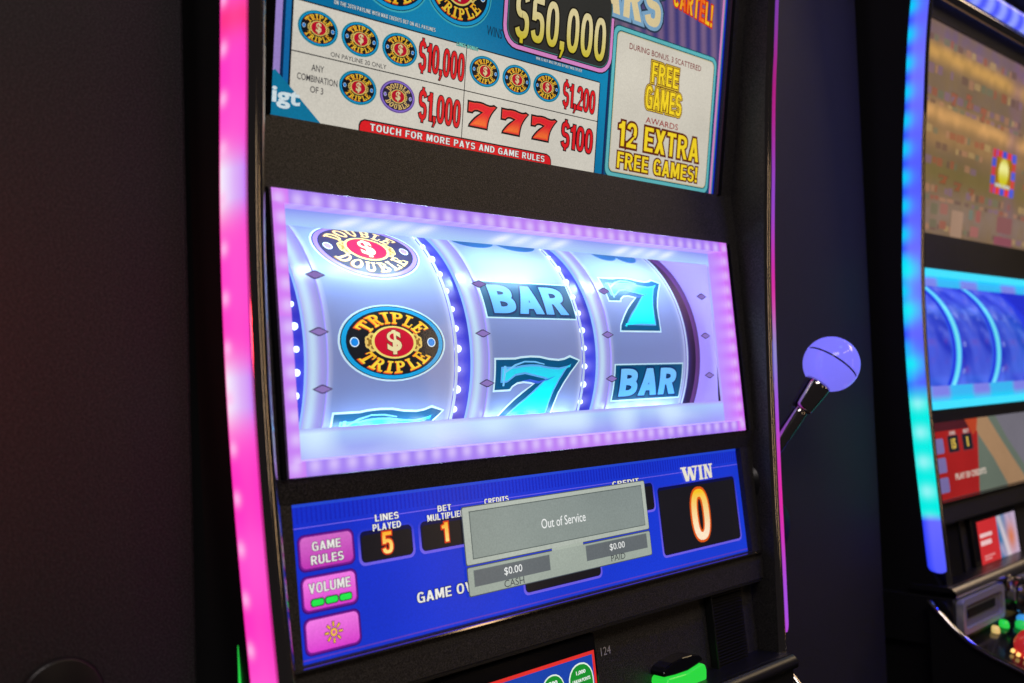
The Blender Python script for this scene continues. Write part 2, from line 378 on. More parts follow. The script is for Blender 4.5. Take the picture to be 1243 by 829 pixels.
# ------------------------------------------------------------------ the cabinet's front planes, y as a function of z
def yT(z): return .0148-.1409*(z-.1094)
def yW(z): return .0113*(z+.085)/.1543
def yL(z): return .0028+.0951*(z+.0988)
def on(yf, depth=0.0, step=.00012): return lambda x, z, l: (x, yf(z)+depth-l*step, z)
def yface(z):
    if z >= .1094: return yT(z)
    if z >= .0693: return .0113+(z-.0693)/(.0401)*.0035
    if z >= -.085: return yW(z)
    if z >= -.0988: return yW(-.085)+(z+.085)/(-.0138)*.0028
    return yL(z)
TRIM = [(.62, -.085), (.36, -.0430), (.22, -.0262), (.12, -.0192), (.04, -.0151), (-.04, -.0144), (-.12, -.0161), (-.20, -.0194), (-.28, -.0224)]
FLARE = [(.62, .0030), (.36, .0036), (.22, .0039), (.12, .0041), (.04, .0038), (-.04, .0021), (-.12, -.0014), (-.20, -.0060), (-.28, -.0106)]
def ytrim(z, T=TRIM):
    for i in range(len(T)-1):
        if T[i][0] >= z >= T[i+1][0]:
            t = (T[i][0]-z)/(T[i][0]-T[i+1][0])
            m0 = (T[i+1][1]-T[max(i-1, 0)][1])/2 if i > 0 else T[i+1][1]-T[i][1]
            m1 = (T[min(i+2, len(T)-1)][1]-T[i][1])/2
            return (2*t**3-3*t**2+1)*T[i][1]+(t**3-2*t**2+t)*m0+(-2*t**3+3*t**2)*T[i+1][1]+(t**3-t**2)*m1
    return T[0][1] if z > T[0][0] else T[-1][1]
def dx(z): return ytrim(max(z, -.28), FLARE)
XT0, XT1, XS1 = .2243, .2348, .2478       # trim inner edge, trim outer edge, light strip outer edge
SWIDE, SDEEP = .0056, .0158            # light strip wraps round the cabinet's edge
RR, YC, ZC = .103, .1274, -.0214          # reel radius and axis
REELS = [(-.168, -.0744), (-.044, .0455), (.078, .169)]
def on_reel(x, s, l, R=RR):
    a = s/R; r = R+l*.00009
    return (x, YC-r*math.cos(a), ZC+r*math.sin(a))

def sweep(name, sect, zs, parent, m, closed=False, smooth=True, colorfn=None):
    """sect(z) -> list of (x,y); swept over the heights zs"""
    rows = [sect(z) for z in zs]; n = len(rows[0]); v = []; f = []
    for z, r in zip(zs, rows): v += [(p[0], p[1], z) for p in r]
    for j in range(len(zs)-1):
        for i in range(n-1+(1 if closed else 0)):
            a, b = j*n+i, j*n+(i+1) % n; f.append((a, b, b+n, a+n))
    if closed:
        f.append(tuple(range(n))); f.append(tuple((len(zs)-1)*n+i for i in range(n))[::-1])
    me = mesh_from(name, v, f, smooth)
    bm = bmesh.new(); bm.from_mesh(me); bmesh.ops.recalc_face_normals(bm, faces=bm.faces[:]) if closed else None; bm.to_mesh(me); bm.free()
    if colorfn:
        at = me.color_attributes.new('Col', 'FLOAT_COLOR', 'POINT')
        at.data.foreach_set('color', [x for j, z in enumerate(zs) for i in range(n) for x in (*colorfn(i/(n-1), z), 1.0)])
    return link(name, me, parent, m)
def tube(name, pts, rad, parent, m, n=10, caps=True):
    v = []; f = []
    for k, p in enumerate(pts):
        p = Vector(p); d = Vector(pts[min(k+1, len(pts)-1)])-Vector(pts[max(k-1, 0)]); d.normalize()
        a = d.cross(Vector((1, 0.3, .2))); a.normalize(); b = d.cross(a)
        r = rad[k] if isinstance(rad, (list, tuple)) else rad
        for i in range(n):
            t = 2*math.pi*i/n; v.append(p+a*r*math.cos(t)+b*r*math.sin(t))
    for k in range(len(pts)-1):
        for i in range(n): f.append((k*n+i, k*n+(i+1) % n, (k+1)*n+(i+1) % n, (k+1)*n+i))
    if caps: f.append(tuple(range(n))[::-1]); f.append(tuple((len(pts)-1)*n+i for i in range(n)))
    me = mesh_from(name, v, f, True)
    bm = bmesh.new(); bm.from_mesh(me); bmesh.ops.recalc_face_normals(bm, faces=bm.faces[:]); bm.to_mesh(me); bm.free()
    return link(name, me, parent, m)
def frange(a, b, n): return [a+(b-a)*i/n for i in range(n+1)]

# ==================================================================== one cabinet
def cabinet(name, X, label, strip_l, strip_r, bezel_c, mask_c):
    root = bpy.data.objects.new(name, None); COL.objects.link(root); root.location = Vector((X, 0, 0))+BASE
    root.empty_display_size = .1
    root['label'] = label; root['category'] = 'slot machine'; root['group'] = 'slot machines in a row'
    # --- body: side walls and back, swept shell behind the front
    zs = frange(-.72, .60, 66)
    def body(z):
        yf = (ytrim(z)+SDEEP+.0005) if z > -.255 else -.0150
        e = XT1+SWIDE-.0006+dx(z)
        return [(-e, .30), (-e, yf), (-e+.010, yf), (-e+.010, .29), (e-.010, .29), (e-.010, yf), (e, yf), (e, .30)]
    sweep('cabinet_body', body, zs, root, SATIN, closed=True, smooth=False)
    # --- front plate with openings for the three displays
    xs = [-XT0, -.2072, .2072, XT0]
    zz = [-.2030, -.1808, -.1400, -.0988, -.085, -.0400, .0200, .0693, .1094, .16, .22, .28, .335, .40]
    v = []; idx = {}; f = []
    for j, z in enumerate(zz):
        for i, x in enumerate(xs): idx[i, j] = len(v); v.append((x+(dx(z)*(1 if x > 0 else -1) if abs(x) > .22 else 0), yface(z), z))
    for j in range(len(zz)-1):
        zm = (zz[j]+zz[j+1])/2
        hole = (-.1808 < zm < -.0988) or (-.085 < zm < .0693) or (.1094 < zm < .335)
        for i in range(3):
            if i == 1 and hole: continue
            f.append((idx[i, j], idx[i+1, j], idx[i+1, j+1], idx[i, j+1]))
    o = link('front_plate', mesh_from('front_plate', v, f), root, POWDER)
    sm = o.modifiers.new('thick', 'SOLIDIFY'); sm.thickness = .012; sm.offset = -1
    # --- header above the top display: chrome edge and light bar
    link('header', slab_on('header', yT, -XT0, XT0, .40, .60, .012, .05), root, SATIN)
    def hb(z0, z1, pr, nm, mm, col=None):
        n = 60; vv = []; ff = []
        for i in range(n+1):
            x = -XT1+2*XT1*i/n; zc = .0*abs(x)
            for k in range(6):
                a = math.pi*k/5; z = (z0+z1)/2-(z1-z0)/2*math.cos(a)
                vv.append((x, yT(z)-pr-.006*math.sin(a), z+zc))
        for i in range(n):
            for k in range(5): ff.append((i*6+k, (i+1)*6+k, (i+1)*6+k+1, i*6+k+1))
        me = mesh_from(nm, vv, ff, True)
        if col:
            at = me.color_attributes.new('Col', 'FLOAT_COLOR', 'POINT'); at.data.foreach_set('color', [q for p in vv for q in (*col(p), 1)])
        return link(nm, me, root, mm)
    hb(.352, .3615, .006, 'chrome_trim', CHROME)
    hb(.3640, .3860, .008, 'light_bar', DIFFUSER, lambda p: mixc(lin((70, 80, 250)), lin((150, 165, 255)), .5+.5*math.sin(p[0]*170)))
    # --- side trims
    zt = frange(-.262, .60, 150)
    for sg, scol in ((-1, strip_l), (1, strip_r)):
        sweep('side_wall', lambda z: [(sg*(XT0+dx(z)), yface(z)+.004 if z > -.2 else yL(z)+.012), (sg*(XT0+dx(z)), ytrim(z)+.0015)], zt, root, POWDER, smooth=True)
        def chrome(z):
            y = ytrim(z); P = []
            for i in range(9):
                t = i/8; P.append((sg*(XT0+dx(z)+(XT1-XT0)*t), y+.0015-.0028*math.sin(math.pi*t)**.7))
            return P
        sweep('chrome_trim', chrome, zt, root, CHROME)
        zsr = [z for z in frange(-.248, .60, 420)]
        def strip(z):
            y = ytrim(z); P = []
            e = max(0, min(1, (z+.248)/.008)); e = math.sqrt(1-(1-e)**2)
            for i in range(17):
                t = 1-i/16; tt = .5+(t-.5)*(.3+(.7)*e); a = tt*math.pi/2      # i = 0 at the outer, rear edge
                P.append((sg*(dx(z)+XT1+.0006+SWIDE*(math.sin(a)*.75+.25*tt)-(1-e)*.002), y+.0006-.0030*math.sin(min(1, tt*2.2)*math.pi)*e+SDEEP*((1-math.cos(a))*.62+.38*tt)))
            return P
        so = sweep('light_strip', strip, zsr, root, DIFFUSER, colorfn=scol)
    # --- reel window: bezel, frosted mask, box, glass
    ox, oz0, oz1 = .2105, -.0845, .0688; ix, iz0, iz1 = .2030, -.0765, .0610; DEP = .0125
    def frame(sheet, x0, z0, x1, z1, X0, Z0, X1, Z1, c, d):
        nx = int((x1-x0)/d)
        sheet.grid(x0, z1-(z1-Z1), x1, z1, nx, 4, c) if False else None
        sheet.grid(x0, Z1, x1, z1, nx, 6, c); sheet.grid(x0, z0, x1, Z0, nx, 6, c)
        nz = int((Z1-Z0)/d)
        sheet.grid(x0, Z0, X0, Z1, 5, nz, c); sheet.grid(X1, Z0, x1, Z1, 5, nz, c)
    sh = Sheet(); frame(sh, -ox, oz0, ox, oz1, -ix, iz0, ix, iz1, bezel_c, .0012)
    bz = sh.build('window_bezel', on(yW, -.0015), DIFFUSER, root)
    vv = []; ff = []; cc = []                                   # inner wall of the bezel
    loop = [(-ix+2*ix*i/160, iz1) for i in range(161)]+[(ix, iz1+(iz0-iz1)*i/60) for i in range(1, 61)]+[(ix-2*ix*i/160, iz0) for i in range(1, 161)]+[(-ix, iz0+(iz1-iz0)*i/60) for i in range(1, 60)]
    nl = len(loop)
    for k in range(5):
        for p in loop: vv.append((p[0], yW(p[1])-.0015+(DEP+.0015)*k/4, p[1])); cc.append(bezel_c(p[0], p[1], k/4))
    for k in range(4):
        for i in range(nl): ff.append((k*nl+i, k*nl+(i+1) % nl, (k+1)*nl+(i+1) % nl, (k+1)*nl+i))
    me = mesh_from('bezel_wall', vv, ff, False); at = me.color_attributes.new('Col', 'FLOAT_COLOR', 'POINT'); at.data.foreach_set('color', [q for c in cc for q in (*c, 1)])
    link('bezel_wall', me, bz, DIFFUSER)
    mx0, mx1, mz0, mz1 = -.1965, .2000, -.0603, .0517
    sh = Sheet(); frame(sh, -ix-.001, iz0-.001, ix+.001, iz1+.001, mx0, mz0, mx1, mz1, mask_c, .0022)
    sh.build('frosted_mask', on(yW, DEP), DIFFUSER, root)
    return root

def window_glass(root, marker=True):
    g = link('window_glass', slab_on('window_glass', yW, -.2028, .2028, -.0763, .0608, .0005, .0012), root, GLASS)
    if marker:
        dark, lil = lin((44, 30, 84)), lin((150, 128, 205))
        for x in (-.1865, -.0670, .0517, .1692):
            for z in (.0231, -.0080, -.0391):
                s = Sheet(); D = lambda a, b: [(x-a, z), (x-a*.12, z-b), (x+a*.12, z-b), (x+a, z), (x+a*.12, z+b), (x-a*.12, z+b)]
                s.poly(D(.0066, .0024), dark, 0); s.poly(D(.0054, .0018), lil, 1)
                s.build('payline_marker', on(yW, -.0008), REELP, g)

def reel_band(name, x0, x1, R, parent, m, colorfn, a0=-75, a1=100, nx=8, n=90, axis=(YC, ZC)):
    v = []; f = []; c = []
    for j in range(n+1):
        a = math.radians(a0+(a1-a0)*j/n)
        for i in range(nx+1):
            x = x0+(x1-x0)*i/nx; v.append((x, axis[0]-R*math.cos(a), axis[1]+R*math.sin(a))); c.append(colorfn(i/nx, R*a))
    for j in range(n):
        for i in range(nx): q = j*(nx+1)+i; f.append((q, q+1, q+nx+2, q+nx+1))
    me = mesh_from(name, v, f, True); at = me.color_attributes.new('Col', 'FLOAT_COLOR', 'POINT'); at.data.foreach_set('color', [q for k in c for q in (*k, 1)])
    return link(name, me, parent, m)
def flange(name, x, R0, R1, parent, m, colorfn, a0=-75, a1=100, n=90):
    v = []; f = []; c = []
    for j in range(n+1):
        a = math.radians(a0+(a1-a0)*j/n)
        for i in range(4):
            r = R0+(R1-R0)*i/3; v.append((x, YC-r*math.cos(a), ZC+r*math.sin(a))); c.append(colorfn(i/3, r*a))
    for j in range(n):
        for i in range(3): q = j*4+i; f.append((q, q+1, q+5, q+4))
    me = mesh_from(name, v, f, True); at = me.color_attributes.new('Col', 'FLOAT_COLOR', 'POINT'); at.data.foreach_set('color', [q for k in c for q in (*k, 1)])
    return link(name, me, parent, m)

def reel_box(root, wall, lamp_e, lamp_c):
    """the lit compartment behind the window with its two rows of lamps"""
    v = [(x, y, z) for x in (-.2068, .2068) for y in (yW(0)+.0150, .20) for z in (-.092, .092)]
    f = [(0, 2, 3, 1), (4, 5, 7, 6), (0, 4, 6, 2), (1, 3, 7, 5), (2, 6, 7, 3)]
    bxo = link('reel_compartment', mesh_from('reel_compartment', v, f), root, wall)
    for (z, y, tilt, k) in ((.0590, .027, 1, 1), (-.0690, .026, -1, .30)):
        em = mat('lamp_%s_%d' % (root.name, tilt), (0, 0, 0), .5, emit=lamp_c, es=lamp_e*k); me = None
        for a, b in REELS:
            xc = (a+b)/2
            for i in range(4):
                x = xc+(i-1.5)*.0205
                if me is None:
                    me = mesh_from('led_lamp', [(-.005, -.003, 0), (.005, -.003, 0), (.005, .003, 0), (-.005, .003, 0), (-.004, -.002, -.0012), (.004, -.002, -.0012), (.004, .002, -.0012), (-.004, .002, -.0012)],
                                   [(0, 1, 2, 3), (4, 7, 6, 5), (0, 4, 5, 1), (1, 5, 6, 2), (2, 6, 7, 3), (3, 7, 4, 0)])
                    me.materials.append(em)
                o = bpy.data.objects.new('led_lamp', me); COL.objects.link(o); o.parent = bxo
                o.location = (x, y, z); o.rotation_euler = (math.radians(38 if tilt > 0 else 180-32), 0, 0)
    return bxo

# ==================================================================== machine 1, pink strip
def strip_pink(u, z):
    # u = 0 at the outer edge, 1 at the inner edge
    c = lin((255, 52, 196))
    c = mixc(c, lin((255, 70, 205)), .5+.5*math.sin(z*90))
    c = mixc(c, lin((255, 28, 92)), gauss(z-.146, .010)*.9)
    c = mixc(c, lin((255, 100, 214)), .35*vnoise(z*60, 3))
    for zc, w in ((.0640, .0150), (-.0395, .0150), (-.205, .012)):
        t = gauss(z-zc, w); c = mixc(c, mixc(lin((250, 244, 255)), lin((196, 120, 245)), u*1.15), min(1, t*1.25))
    c = mixc(c, lin((255, 140, 226)), .08*gauss(u-.55, .25))
    ph = ((z+.005)/.0248) % 1-.5
    c = mixc(c, lin((255, 190, 240)), .8*gauss(ph*.0248, .0035)*gauss((u-.14)*.0157, .0024))
    c = mixc(lin((235, 20, 150)), c, min(1, min(u, 1-u)/.07))
    return c
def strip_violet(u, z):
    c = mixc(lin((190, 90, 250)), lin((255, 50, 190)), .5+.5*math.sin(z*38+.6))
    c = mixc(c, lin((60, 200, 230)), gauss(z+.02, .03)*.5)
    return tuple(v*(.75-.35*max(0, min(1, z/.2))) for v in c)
def bez1(x, z, k=0):
    c = mixc(lin((156, 118, 238)), lin((186, 124, 240)), .5+.5*math.sin(x*21+1.2))
    if x < -.2 or x > .2: c = mixc(c, lin((232, 112, 242)), .65)
    c = mixc(c, lin((150, 140, 245)), max(0, -x*1.6)*(1 if z < 0 else .3))
    if x > .17: c = mixc(c, lin((196, 84, 232)), min(.7, (x-.17)*14))
    # rows of diodes glowing through the diffuser
    if abs(x) > .2026 and -.077 < z < .0615: d = ((z/.0118) % 1-.5)*.0118; e = abs(x)-.2050
    else: d = ((x/.0118) % 1-.5)*.0118; e = (z-.0635) if z > 0 else (z+.0790)
    c = mixc(c, lin((230, 212, 255)), .62*gauss(d, .0038)*gauss(e, .0040)*(1 if k == 0 else .8-.5*k))
    if k: c = mixc(c, lin((176, 150, 244)), k*.75)
    return c
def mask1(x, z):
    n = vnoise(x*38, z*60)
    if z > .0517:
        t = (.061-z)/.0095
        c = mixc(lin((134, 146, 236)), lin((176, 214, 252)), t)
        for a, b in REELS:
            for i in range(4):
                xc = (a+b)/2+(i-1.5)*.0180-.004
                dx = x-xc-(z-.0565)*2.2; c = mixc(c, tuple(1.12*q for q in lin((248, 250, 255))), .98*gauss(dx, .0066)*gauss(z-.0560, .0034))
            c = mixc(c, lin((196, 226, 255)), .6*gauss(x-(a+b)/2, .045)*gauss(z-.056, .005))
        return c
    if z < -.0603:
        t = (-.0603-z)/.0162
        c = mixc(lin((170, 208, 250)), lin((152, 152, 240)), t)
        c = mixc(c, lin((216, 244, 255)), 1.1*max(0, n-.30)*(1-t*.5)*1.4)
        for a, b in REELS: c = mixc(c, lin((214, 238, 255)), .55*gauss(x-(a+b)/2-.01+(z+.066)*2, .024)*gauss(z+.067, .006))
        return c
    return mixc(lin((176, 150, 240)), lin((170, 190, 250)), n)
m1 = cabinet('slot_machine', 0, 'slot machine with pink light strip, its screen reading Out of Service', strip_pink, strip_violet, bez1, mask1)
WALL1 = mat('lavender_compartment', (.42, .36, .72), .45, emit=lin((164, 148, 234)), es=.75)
reel_box(m1, WALL1, 125, (.55, .85, 1.0))
window_glass(m1)

# ---- reels of machine 1
def strip_col(u, s):
    c = mixc(lin((128, 146, 200)), lin((136, 150, 200)), u)
    c = mixc(c, lin((196, 206, 238)), gauss(u-.0, .025)*.7+gauss(u-1, .03)*.9)
    return c
WHITE = lin((214, 232, 250))
def rim_col(u, s):
    c = mixc(lin((160, 150, 232)), lin((196, 224, 250)), gauss(u-.30, .28))
    if u > .80: c = mixc(c, lin((150, 156, 222)), .7)
    return c
def blue_col(u, s):
    step = math.radians(112/15)*(RR-.0030); ph = ((s+math.radians(42)*(RR-.0030))/step+.5) % 1-.5
    c = mixc(lin((40, 38, 190)), lin((60, 66, 224)), .5+.5*math.sin(s*70+u*3))
    return mixc(c, lin((150, 150, 255)), .75*gauss(ph*step, .0042)*gauss(u-.25, .45))  # halo around each bulb painted into the band colour
def brown_col(u, s):
    c = mixc(lin((46, 34, 66)), lin((92, 62, 84)), gauss(s-.05, .03)); 
    return mixc(c, lin((58, 54, 170)), gauss(u-.2, .22)*gauss(s+.01, .05))
BULB = mat('led_bulb', (.2, .2, .3), .2, emit=(.52, .66, 1.0), es=3.0)
bulb_me = None
def bulbs(parent, x, R, a0, a1, n):
    global bulb_me
    if bulb_me is None:
        bm = bmesh.new(); bmesh.ops.create_icosphere(bm, subdivisions=2, radius=.0024); bulb_me = bpy.data.meshes.new('led_bulb'); bm.to_mesh(bulb_me); bm.free()
        bulb_me.polygons.foreach_set('use_smooth', [True]*len(bulb_me.polygons)); bulb_me.materials.append(BULB)
    for i in range(n):
        a = math.radians(a0+(a1-a0)*i/(n-1)); o = bpy.data.objects.new('led_bulb', bulb_me); COL.objects.link(o)
        o.parent = parent; o.location = (x, YC-R*math.cos(a), ZC+R*math.sin(a)); o.scale = [random.uniform(.75, 1.1)]*3
teal, cyan = lin((0, 86, 130)), lin((0, 236, 245))
S7 = [lin((214, 246, 255)), lin((0, 88, 134)), lin((70, 150, 235)), lambda x, z: cyan]
def reel_seven(sh, xc, sc, w=.080, h=.048):
    c = [lin((206, 244, 255)), lin((0, 84, 128)), lin((96, 176, 240)), lambda x, s: mixc(lin((60, 200, 246)), lin((0, 240, 240)), .5-(s-sc-.012)/.030)]
    sh.seven(xc, sc, w, h, c, 1, 1.0, (0, .016, .072, .088))
    # shaded bevel where the arm meets the stem
    P = [(.30, .645), (.40, .665), (.50, .635), (.60, .64), (.70, .70), (.60, .66), (.50, .60), (.47, .60), (.40, .625)]
    sh.poly([(xc+(p[0]-.5)*w, sc+(p[1]-.5)*h) for p in P][::-1], lin((60, 100, 215)), 5.0)
    P = [(.10, .86), (.125, .86), (.13, .80), (.22, .88), (.33, .925), (.45, .92), (.56, .88), (.56, .865), (.44, .90), (.33, .905), (.23, .855), (.12, .76), (.115, .58), (.095, .58)]
    sh.poly([(xc+(p[0]-.5)*w, sc+(p[1]-.5)*h) for p in P][::-1], lin((120, 200, 250)), 5.2)
def reel_bar(sh, xc, sc, w=.088, h=.0285):
    sh.rect(xc-w/2, sc-h/2, xc+w/2, sc+h/2, lin((196, 240, 252)), 1)
    sh.rect(xc-w/2+.0012, sc-h/2+.0010, xc+w/2-.0012, sc+h/2-.0010, lambda x, s: mixc(lin((0, 74, 104)), lin((0, 98, 170)), gauss(x-xc, .03)), 2)
    sh.block('BAR', xc, sc, w*.80, h*.68, lambda x, s: mixc(lin((84, 170, 240)), lin((130, 205, 250)), .5+(s-sc)/h), 3, outlines=((lin((0, 44, 96)), .05),), gap=.14, bold=.03)
for k, (a, b) in enumerate(REELS):
    reel = reel_band('reel', a, b, RR, m1, REELP, strip_col, nx=24)
    reel['label'] = ['reel showing the gold and black TRIPLE oval', 'reel showing BAR above a blue seven', 'reel showing a blue seven above BAR'][k]
    reel_band('reel_flange', a-.0135, a-.0002, RR-.0008, reel, DIFFUSER, lambda u, s: tuple(x*.92 for x in rim_col(u, s)), nx=10)
    flange('reel_side', a-.0137, RR-.0010, RR-.014, reel, DIFFUSER, lambda u, s: lin((150, 190, 245)))
    reel_band('reel_edge', b+.0001, b+.0026, RR+.0006, reel, REELP, lambda u, s: lin((196, 214, 244)), nx=2)
    def sym(fn, nm):
        s = Sheet(); fn(s); s.build(nm, on_reel, SYMBOL, reel, cut=.0025)
    xc = (a+b)/2
    if k == 0:
        sym(lambda s: s.oval(xc, .0740, .080, .0490, 'double', 1), 'double_symbol')
        sym(lambda s: s.oval(xc, .0088, .080, .0470, 'triple', 1), 'triple_symbol')
        sym(lambda s: reel_seven(s, xc, -.0545, .084), 'seven_symbol')
    elif k == 1:
        sym(lambda s: (s.ell(xc-.022, .0945, .020, .008, teal, 1), s.ell(xc+.020, .0945, .020, .0085, teal, 1)), 'passing_symbol')
        sym(lambda s: reel_bar(s, xc+.0005, .0395), 'bar_symbol')
        sym(lambda s: reel_seven(s, xc+.001, -.0240, .0835), 'seven_symbol')
    else:
        sym(lambda s: (s.ell(xc-.006, .0930, .014, .0085, teal, 1), s.ell(xc+.020, .0925, .013, .0085, teal, 1)), 'passing_symbol')
        sym(lambda s: reel_seven(s, xc+.001, .0410, .076), 'seven_symbol')
        sym(lambda s: reel_bar(s, xc-.0002, -.0212, .084), 'bar_symbol')
for x0, x1, dark in ((-.205, -.1815, 0), (-.0720, -.0577, 0), (.0480, .0643, 0), (.1716, .1875, 1)):
    d = reel_band('reel_divider', x0, x1, RR-.0035, m1, DIFFUSER if not dark else REELP, brown_col if dark else blue_col, nx=6, n=180)
    if not dark: bulbs(d, (x0+.0034) if x0 > -.2 else -.1868, RR-.0030, -42, 70, 16)
flange('divider_face', .1877, RR+.0005, RR-.020, m1, REELP, lambda u, s: mixc(lin((60, 44, 96)), lin((140, 80, 150)), gauss(u-.25, .2)))  # pink reflection painted into the dark face

# ---- top display of machine 1
oT = on(yT, .0035)
def put(parent, name, fn, m=SCREEN, mp=oT, cut=None):
    s = Sheet(); fn(s); return s.build(name, mp, m, parent, cut)
DK = lin((16, 18, 24)); OFFW = lin((205, 200, 188)); TEAL = lin((8, 116, 160)); RED = lin((214, 28, 36)); LTEAL = lin((92, 176, 182))
s = Sheet()
s.rect(-.2100, .107, .2100, .337, lin((10, 60, 96)), 0)
s.rect(-.2100, .107, -.2062, .337, lin((12, 20, 70)), 1); s.rect(-.2062, .107, -.2050, .337, lin((40, 150, 140)), 1)
s.rect(-.2050, .107, -.2005, .337, lin((150, 128, 196)), 1); s.rect(-.2005, .107, -.1985, .337, lin((10, 40, 80)), 1)
s.rect(-.1985, .107, -.1952, .337, lin((16, 100, 160)), 1)
s.grid(-.1945, .107, .0668, .337, 20, 40, lambda x, z: mixc(lin((6, 104, 150)), lin((16, 128, 172)), .5+.5*math.sin(x*40+z*30)), 1)
def right_bg(x, z):
    c = mixc(lin((62, 58, 118)), lin((120, 96, 132)), .5+.5*math.sin((x+.15*z)*900/2))
    c = mixc(c, lin((104, 92, 98)), max(0, .12-x)*12); return mixc(c, lin((40, 44, 120)), max(0, z-.245)*9)
s.grid(.0690, .205, .2010, .337, 160, 30, right_bg, 1)
s.rect(.0668, .107, .0690, .337, lin((22, 40, 84)), 1.2)
s.rect(.0690, .107, .2010, .205, lin((14, 72, 118)), 1)
s.rect(.2010, .107, .2036, .337, lin((206, 130, 186)), 1.3); s.rect(.2036, .107, .2050, .337, lin((70, 130, 150)), 1.3)
s.rect(.2050, .107, .2100, .337, lin((14, 36, 170)), 1.3)
ts = s.build('top_screen', oT, SCREEN, m1)
ts['label'] = 'pay table screen above the reels'
def white(s):
    s.rrect(-.1950, .100, .0590, .1746, .002, DK, 2); s.rect(-.1940, .108, .0580, .1738, OFFW, 3)
    s.rect(-.1940, .1462, .0580, .1468, DK, 4); s.rect(-.0694, .1085, -.0688, .1738, DK, 4.2)
put(ts, 'pay_table', white)
for x, z in ((-.178, .1612), (-.1496, .1612), (-.1211, .1611), (-.1495, .1340), (-.0529, .1611), (-.0242, .1610), (.0044, .1611)):
    put(ts, 'triple_symbol', lambda s: s.oval(x, z, .0262, .0192, 'triple', 5, .72, .7, lin((30, 140, 150))))
put(ts, 'double_symbol', lambda s: s.oval(-.1210, .1338, .0262, .0190, 'double', 5, .72, .7, lin((120, 90, 160))))
for x in (-.0528, -.0236, .0042):
    put(ts, 'seven_symbol', lambda s: s.seven(x, .1332, .0262, .0172, [DK, lin((225, 60, 50)), lambda a, b: mixc(lin((232, 96, 46)), lin((216, 30, 44)), (b-.128)/.006), lambda a, b: mixc(lin((240, 110, 50)), lin((222, 36, 48)), (b-.128)/.006)], 5, .8, (0, .045, .075, .1)), cut=.003)
def lt(txt, x, z, w, h, c, off=0, outl=(), l=5, **k):
    if not outl: return put(ts, 'lettering', lambda s: s.text(txt, x, z, w, h, c, l, off=off))
    put(ts, 'lettering', lambda s: s.block(txt, x, z, w, h, c, l, outlines=[(q, g) for q, g in outl], **k))
GREY = lin((62, 60, 62))
lt('ON PAYLINE 20 ONLY', -.1497, .1492, .0388, .0026, GREY, .006)
lt('ANY', -.1770, .1397, .0082, .0036, GREY, .012); lt('COMBINATION', -.1768, .1336, .0264, .0037, GREY, .012); lt('OF 3', -.1770, .1278, .0086, .0036, GREY, .012)
for t, x, z, w, h in (('$10,000', -.0884, .1605, .0362, .0168), ('$1,000', -.0880, .1316, .0332, .0168), ('$1,200', .0375, .1594, .0334, .0160), ('$100', .0380, .1318, .0324, .0168)):
    lt(t, x, z, w, h, RED, 0, ((DK, .07),), gap=.10, slope=-.0012)
put(ts, 'banner', lambda s: (s.poly([(-.1478, .1085), (.0135, .1085), (.0132, .1130), (.0118, .1158), (.0085, .1172), (-.1440, .1172), (-.1468, .1158), (-.1478, .1135)], DK, 5), s.poly([(-.1470, .1085), (.0127, .1085), (.0124, .1128), (.0110, .1152), (.0085, .1163), (-.1440, .1163), (-.1460, .1152), (-.1470, .1130)], RED, 6)))
lt('TOUCH FOR MORE PAYS AND GAME RULES', -.0668, .1132, .1460, .0040, lin((226, 226, 222)), 0, ((DK, .045),), 7, gap=.17)
lt('ON THE 20TH PAYLINE WITH MAX CREDITS BET ON ALL PAYLINES', -.1319, .1780, .0734, .0022, lin((196, 206, 208)), 0, ((DK, .08),))
for x, z in ((-.1285, .2040), (-.0780, .2060)):
    put(ts, 'triple_symbol', lambda s: s.oval(x, z, .0545, .0445, 'triple', 5, .72, .8, lin((60, 160, 175))))
lt('WINS', -.0464, .1872, .0135, .0062, lin((14, 48, 74)), .01)
lt('LINES BONUS', -.0686, .1737, .0180, .0022, lin((120, 205, 190)), 0, ((lin((6, 60, 70)), .08),))
def fifty(s):
    s.rrect(-.0400, .1800, .0702, .2420, .014, DK, 2.0); s.rrect(-.0390, .1810, .0692, .2410, .013, lin((206, 130, 190)), 3)
    s.rrect(-.0362, .1836, .0664, .2390, .011, DK, 4); s.rrect(-.0356, .1842, .0658, .2386, .0105, lin((58, 110, 106)), 4.6); s.rrect(-.0350, .1848, .0652, .2380, .010, lin((46, 46, 44)), 5.2)
put(ts, 'jackpot_box', fifty)
put(ts, 'lettering', lambda s: s.block('$50,000', .0160, .2035, .0900, .0300, lambda x, z: mixc(lin((196, 180, 40)), lin((214, 200, 150)), (z-.188)/.022), 6.2, outlines=((lin((20, 18, 14)), .06),), gap=.10), cut=.003)
lt('WIN IS NOT MULTIPLIED BY BET MULTIPLIER', .0152, .1785, .0460, .0018, lin((190, 200, 204)), 0, ((DK, .06),))
put(ts, 'lettering', lambda s: s.block('DOLLARS', .0420, .2405, .1580, .0290, lin((214, 196, 150)), 3, outlines=((lin((40, 56, 76)), .15), (lin((120, 160, 190)), .10)), gap=.2, bold=.03))
put(ts, 'lettering', lambda s: s.block('CARTEL!', .1620, .2520, .0520, .0170, lambda x, z: mixc(lin((238, 200, 40)), lin((232, 90, 30)), .5+.5*math.sin(x*300)), 3, outlines=((lin((200, 40, 20)), .10),), slope=-.006))
def freebox(s):
    s.rrect(.0692, .1090, .1990, .2185, .0065, lin((6, 70, 84)), 2); s.rrect(.0700, .1098, .1982, .2177, .006, LTEAL, 2.8)
    s.rrect(.0730, .1128, .1955, .2150, .005, lin((20, 84, 96)), 3.6); s.rrect(.0738, .1136, .1947, .2142, .0045, lin((196, 186, 150)), 4.2); s.rrect(.0746, .1144, .1940, .2134, .004, lin((204, 198, 184)), 4.8)
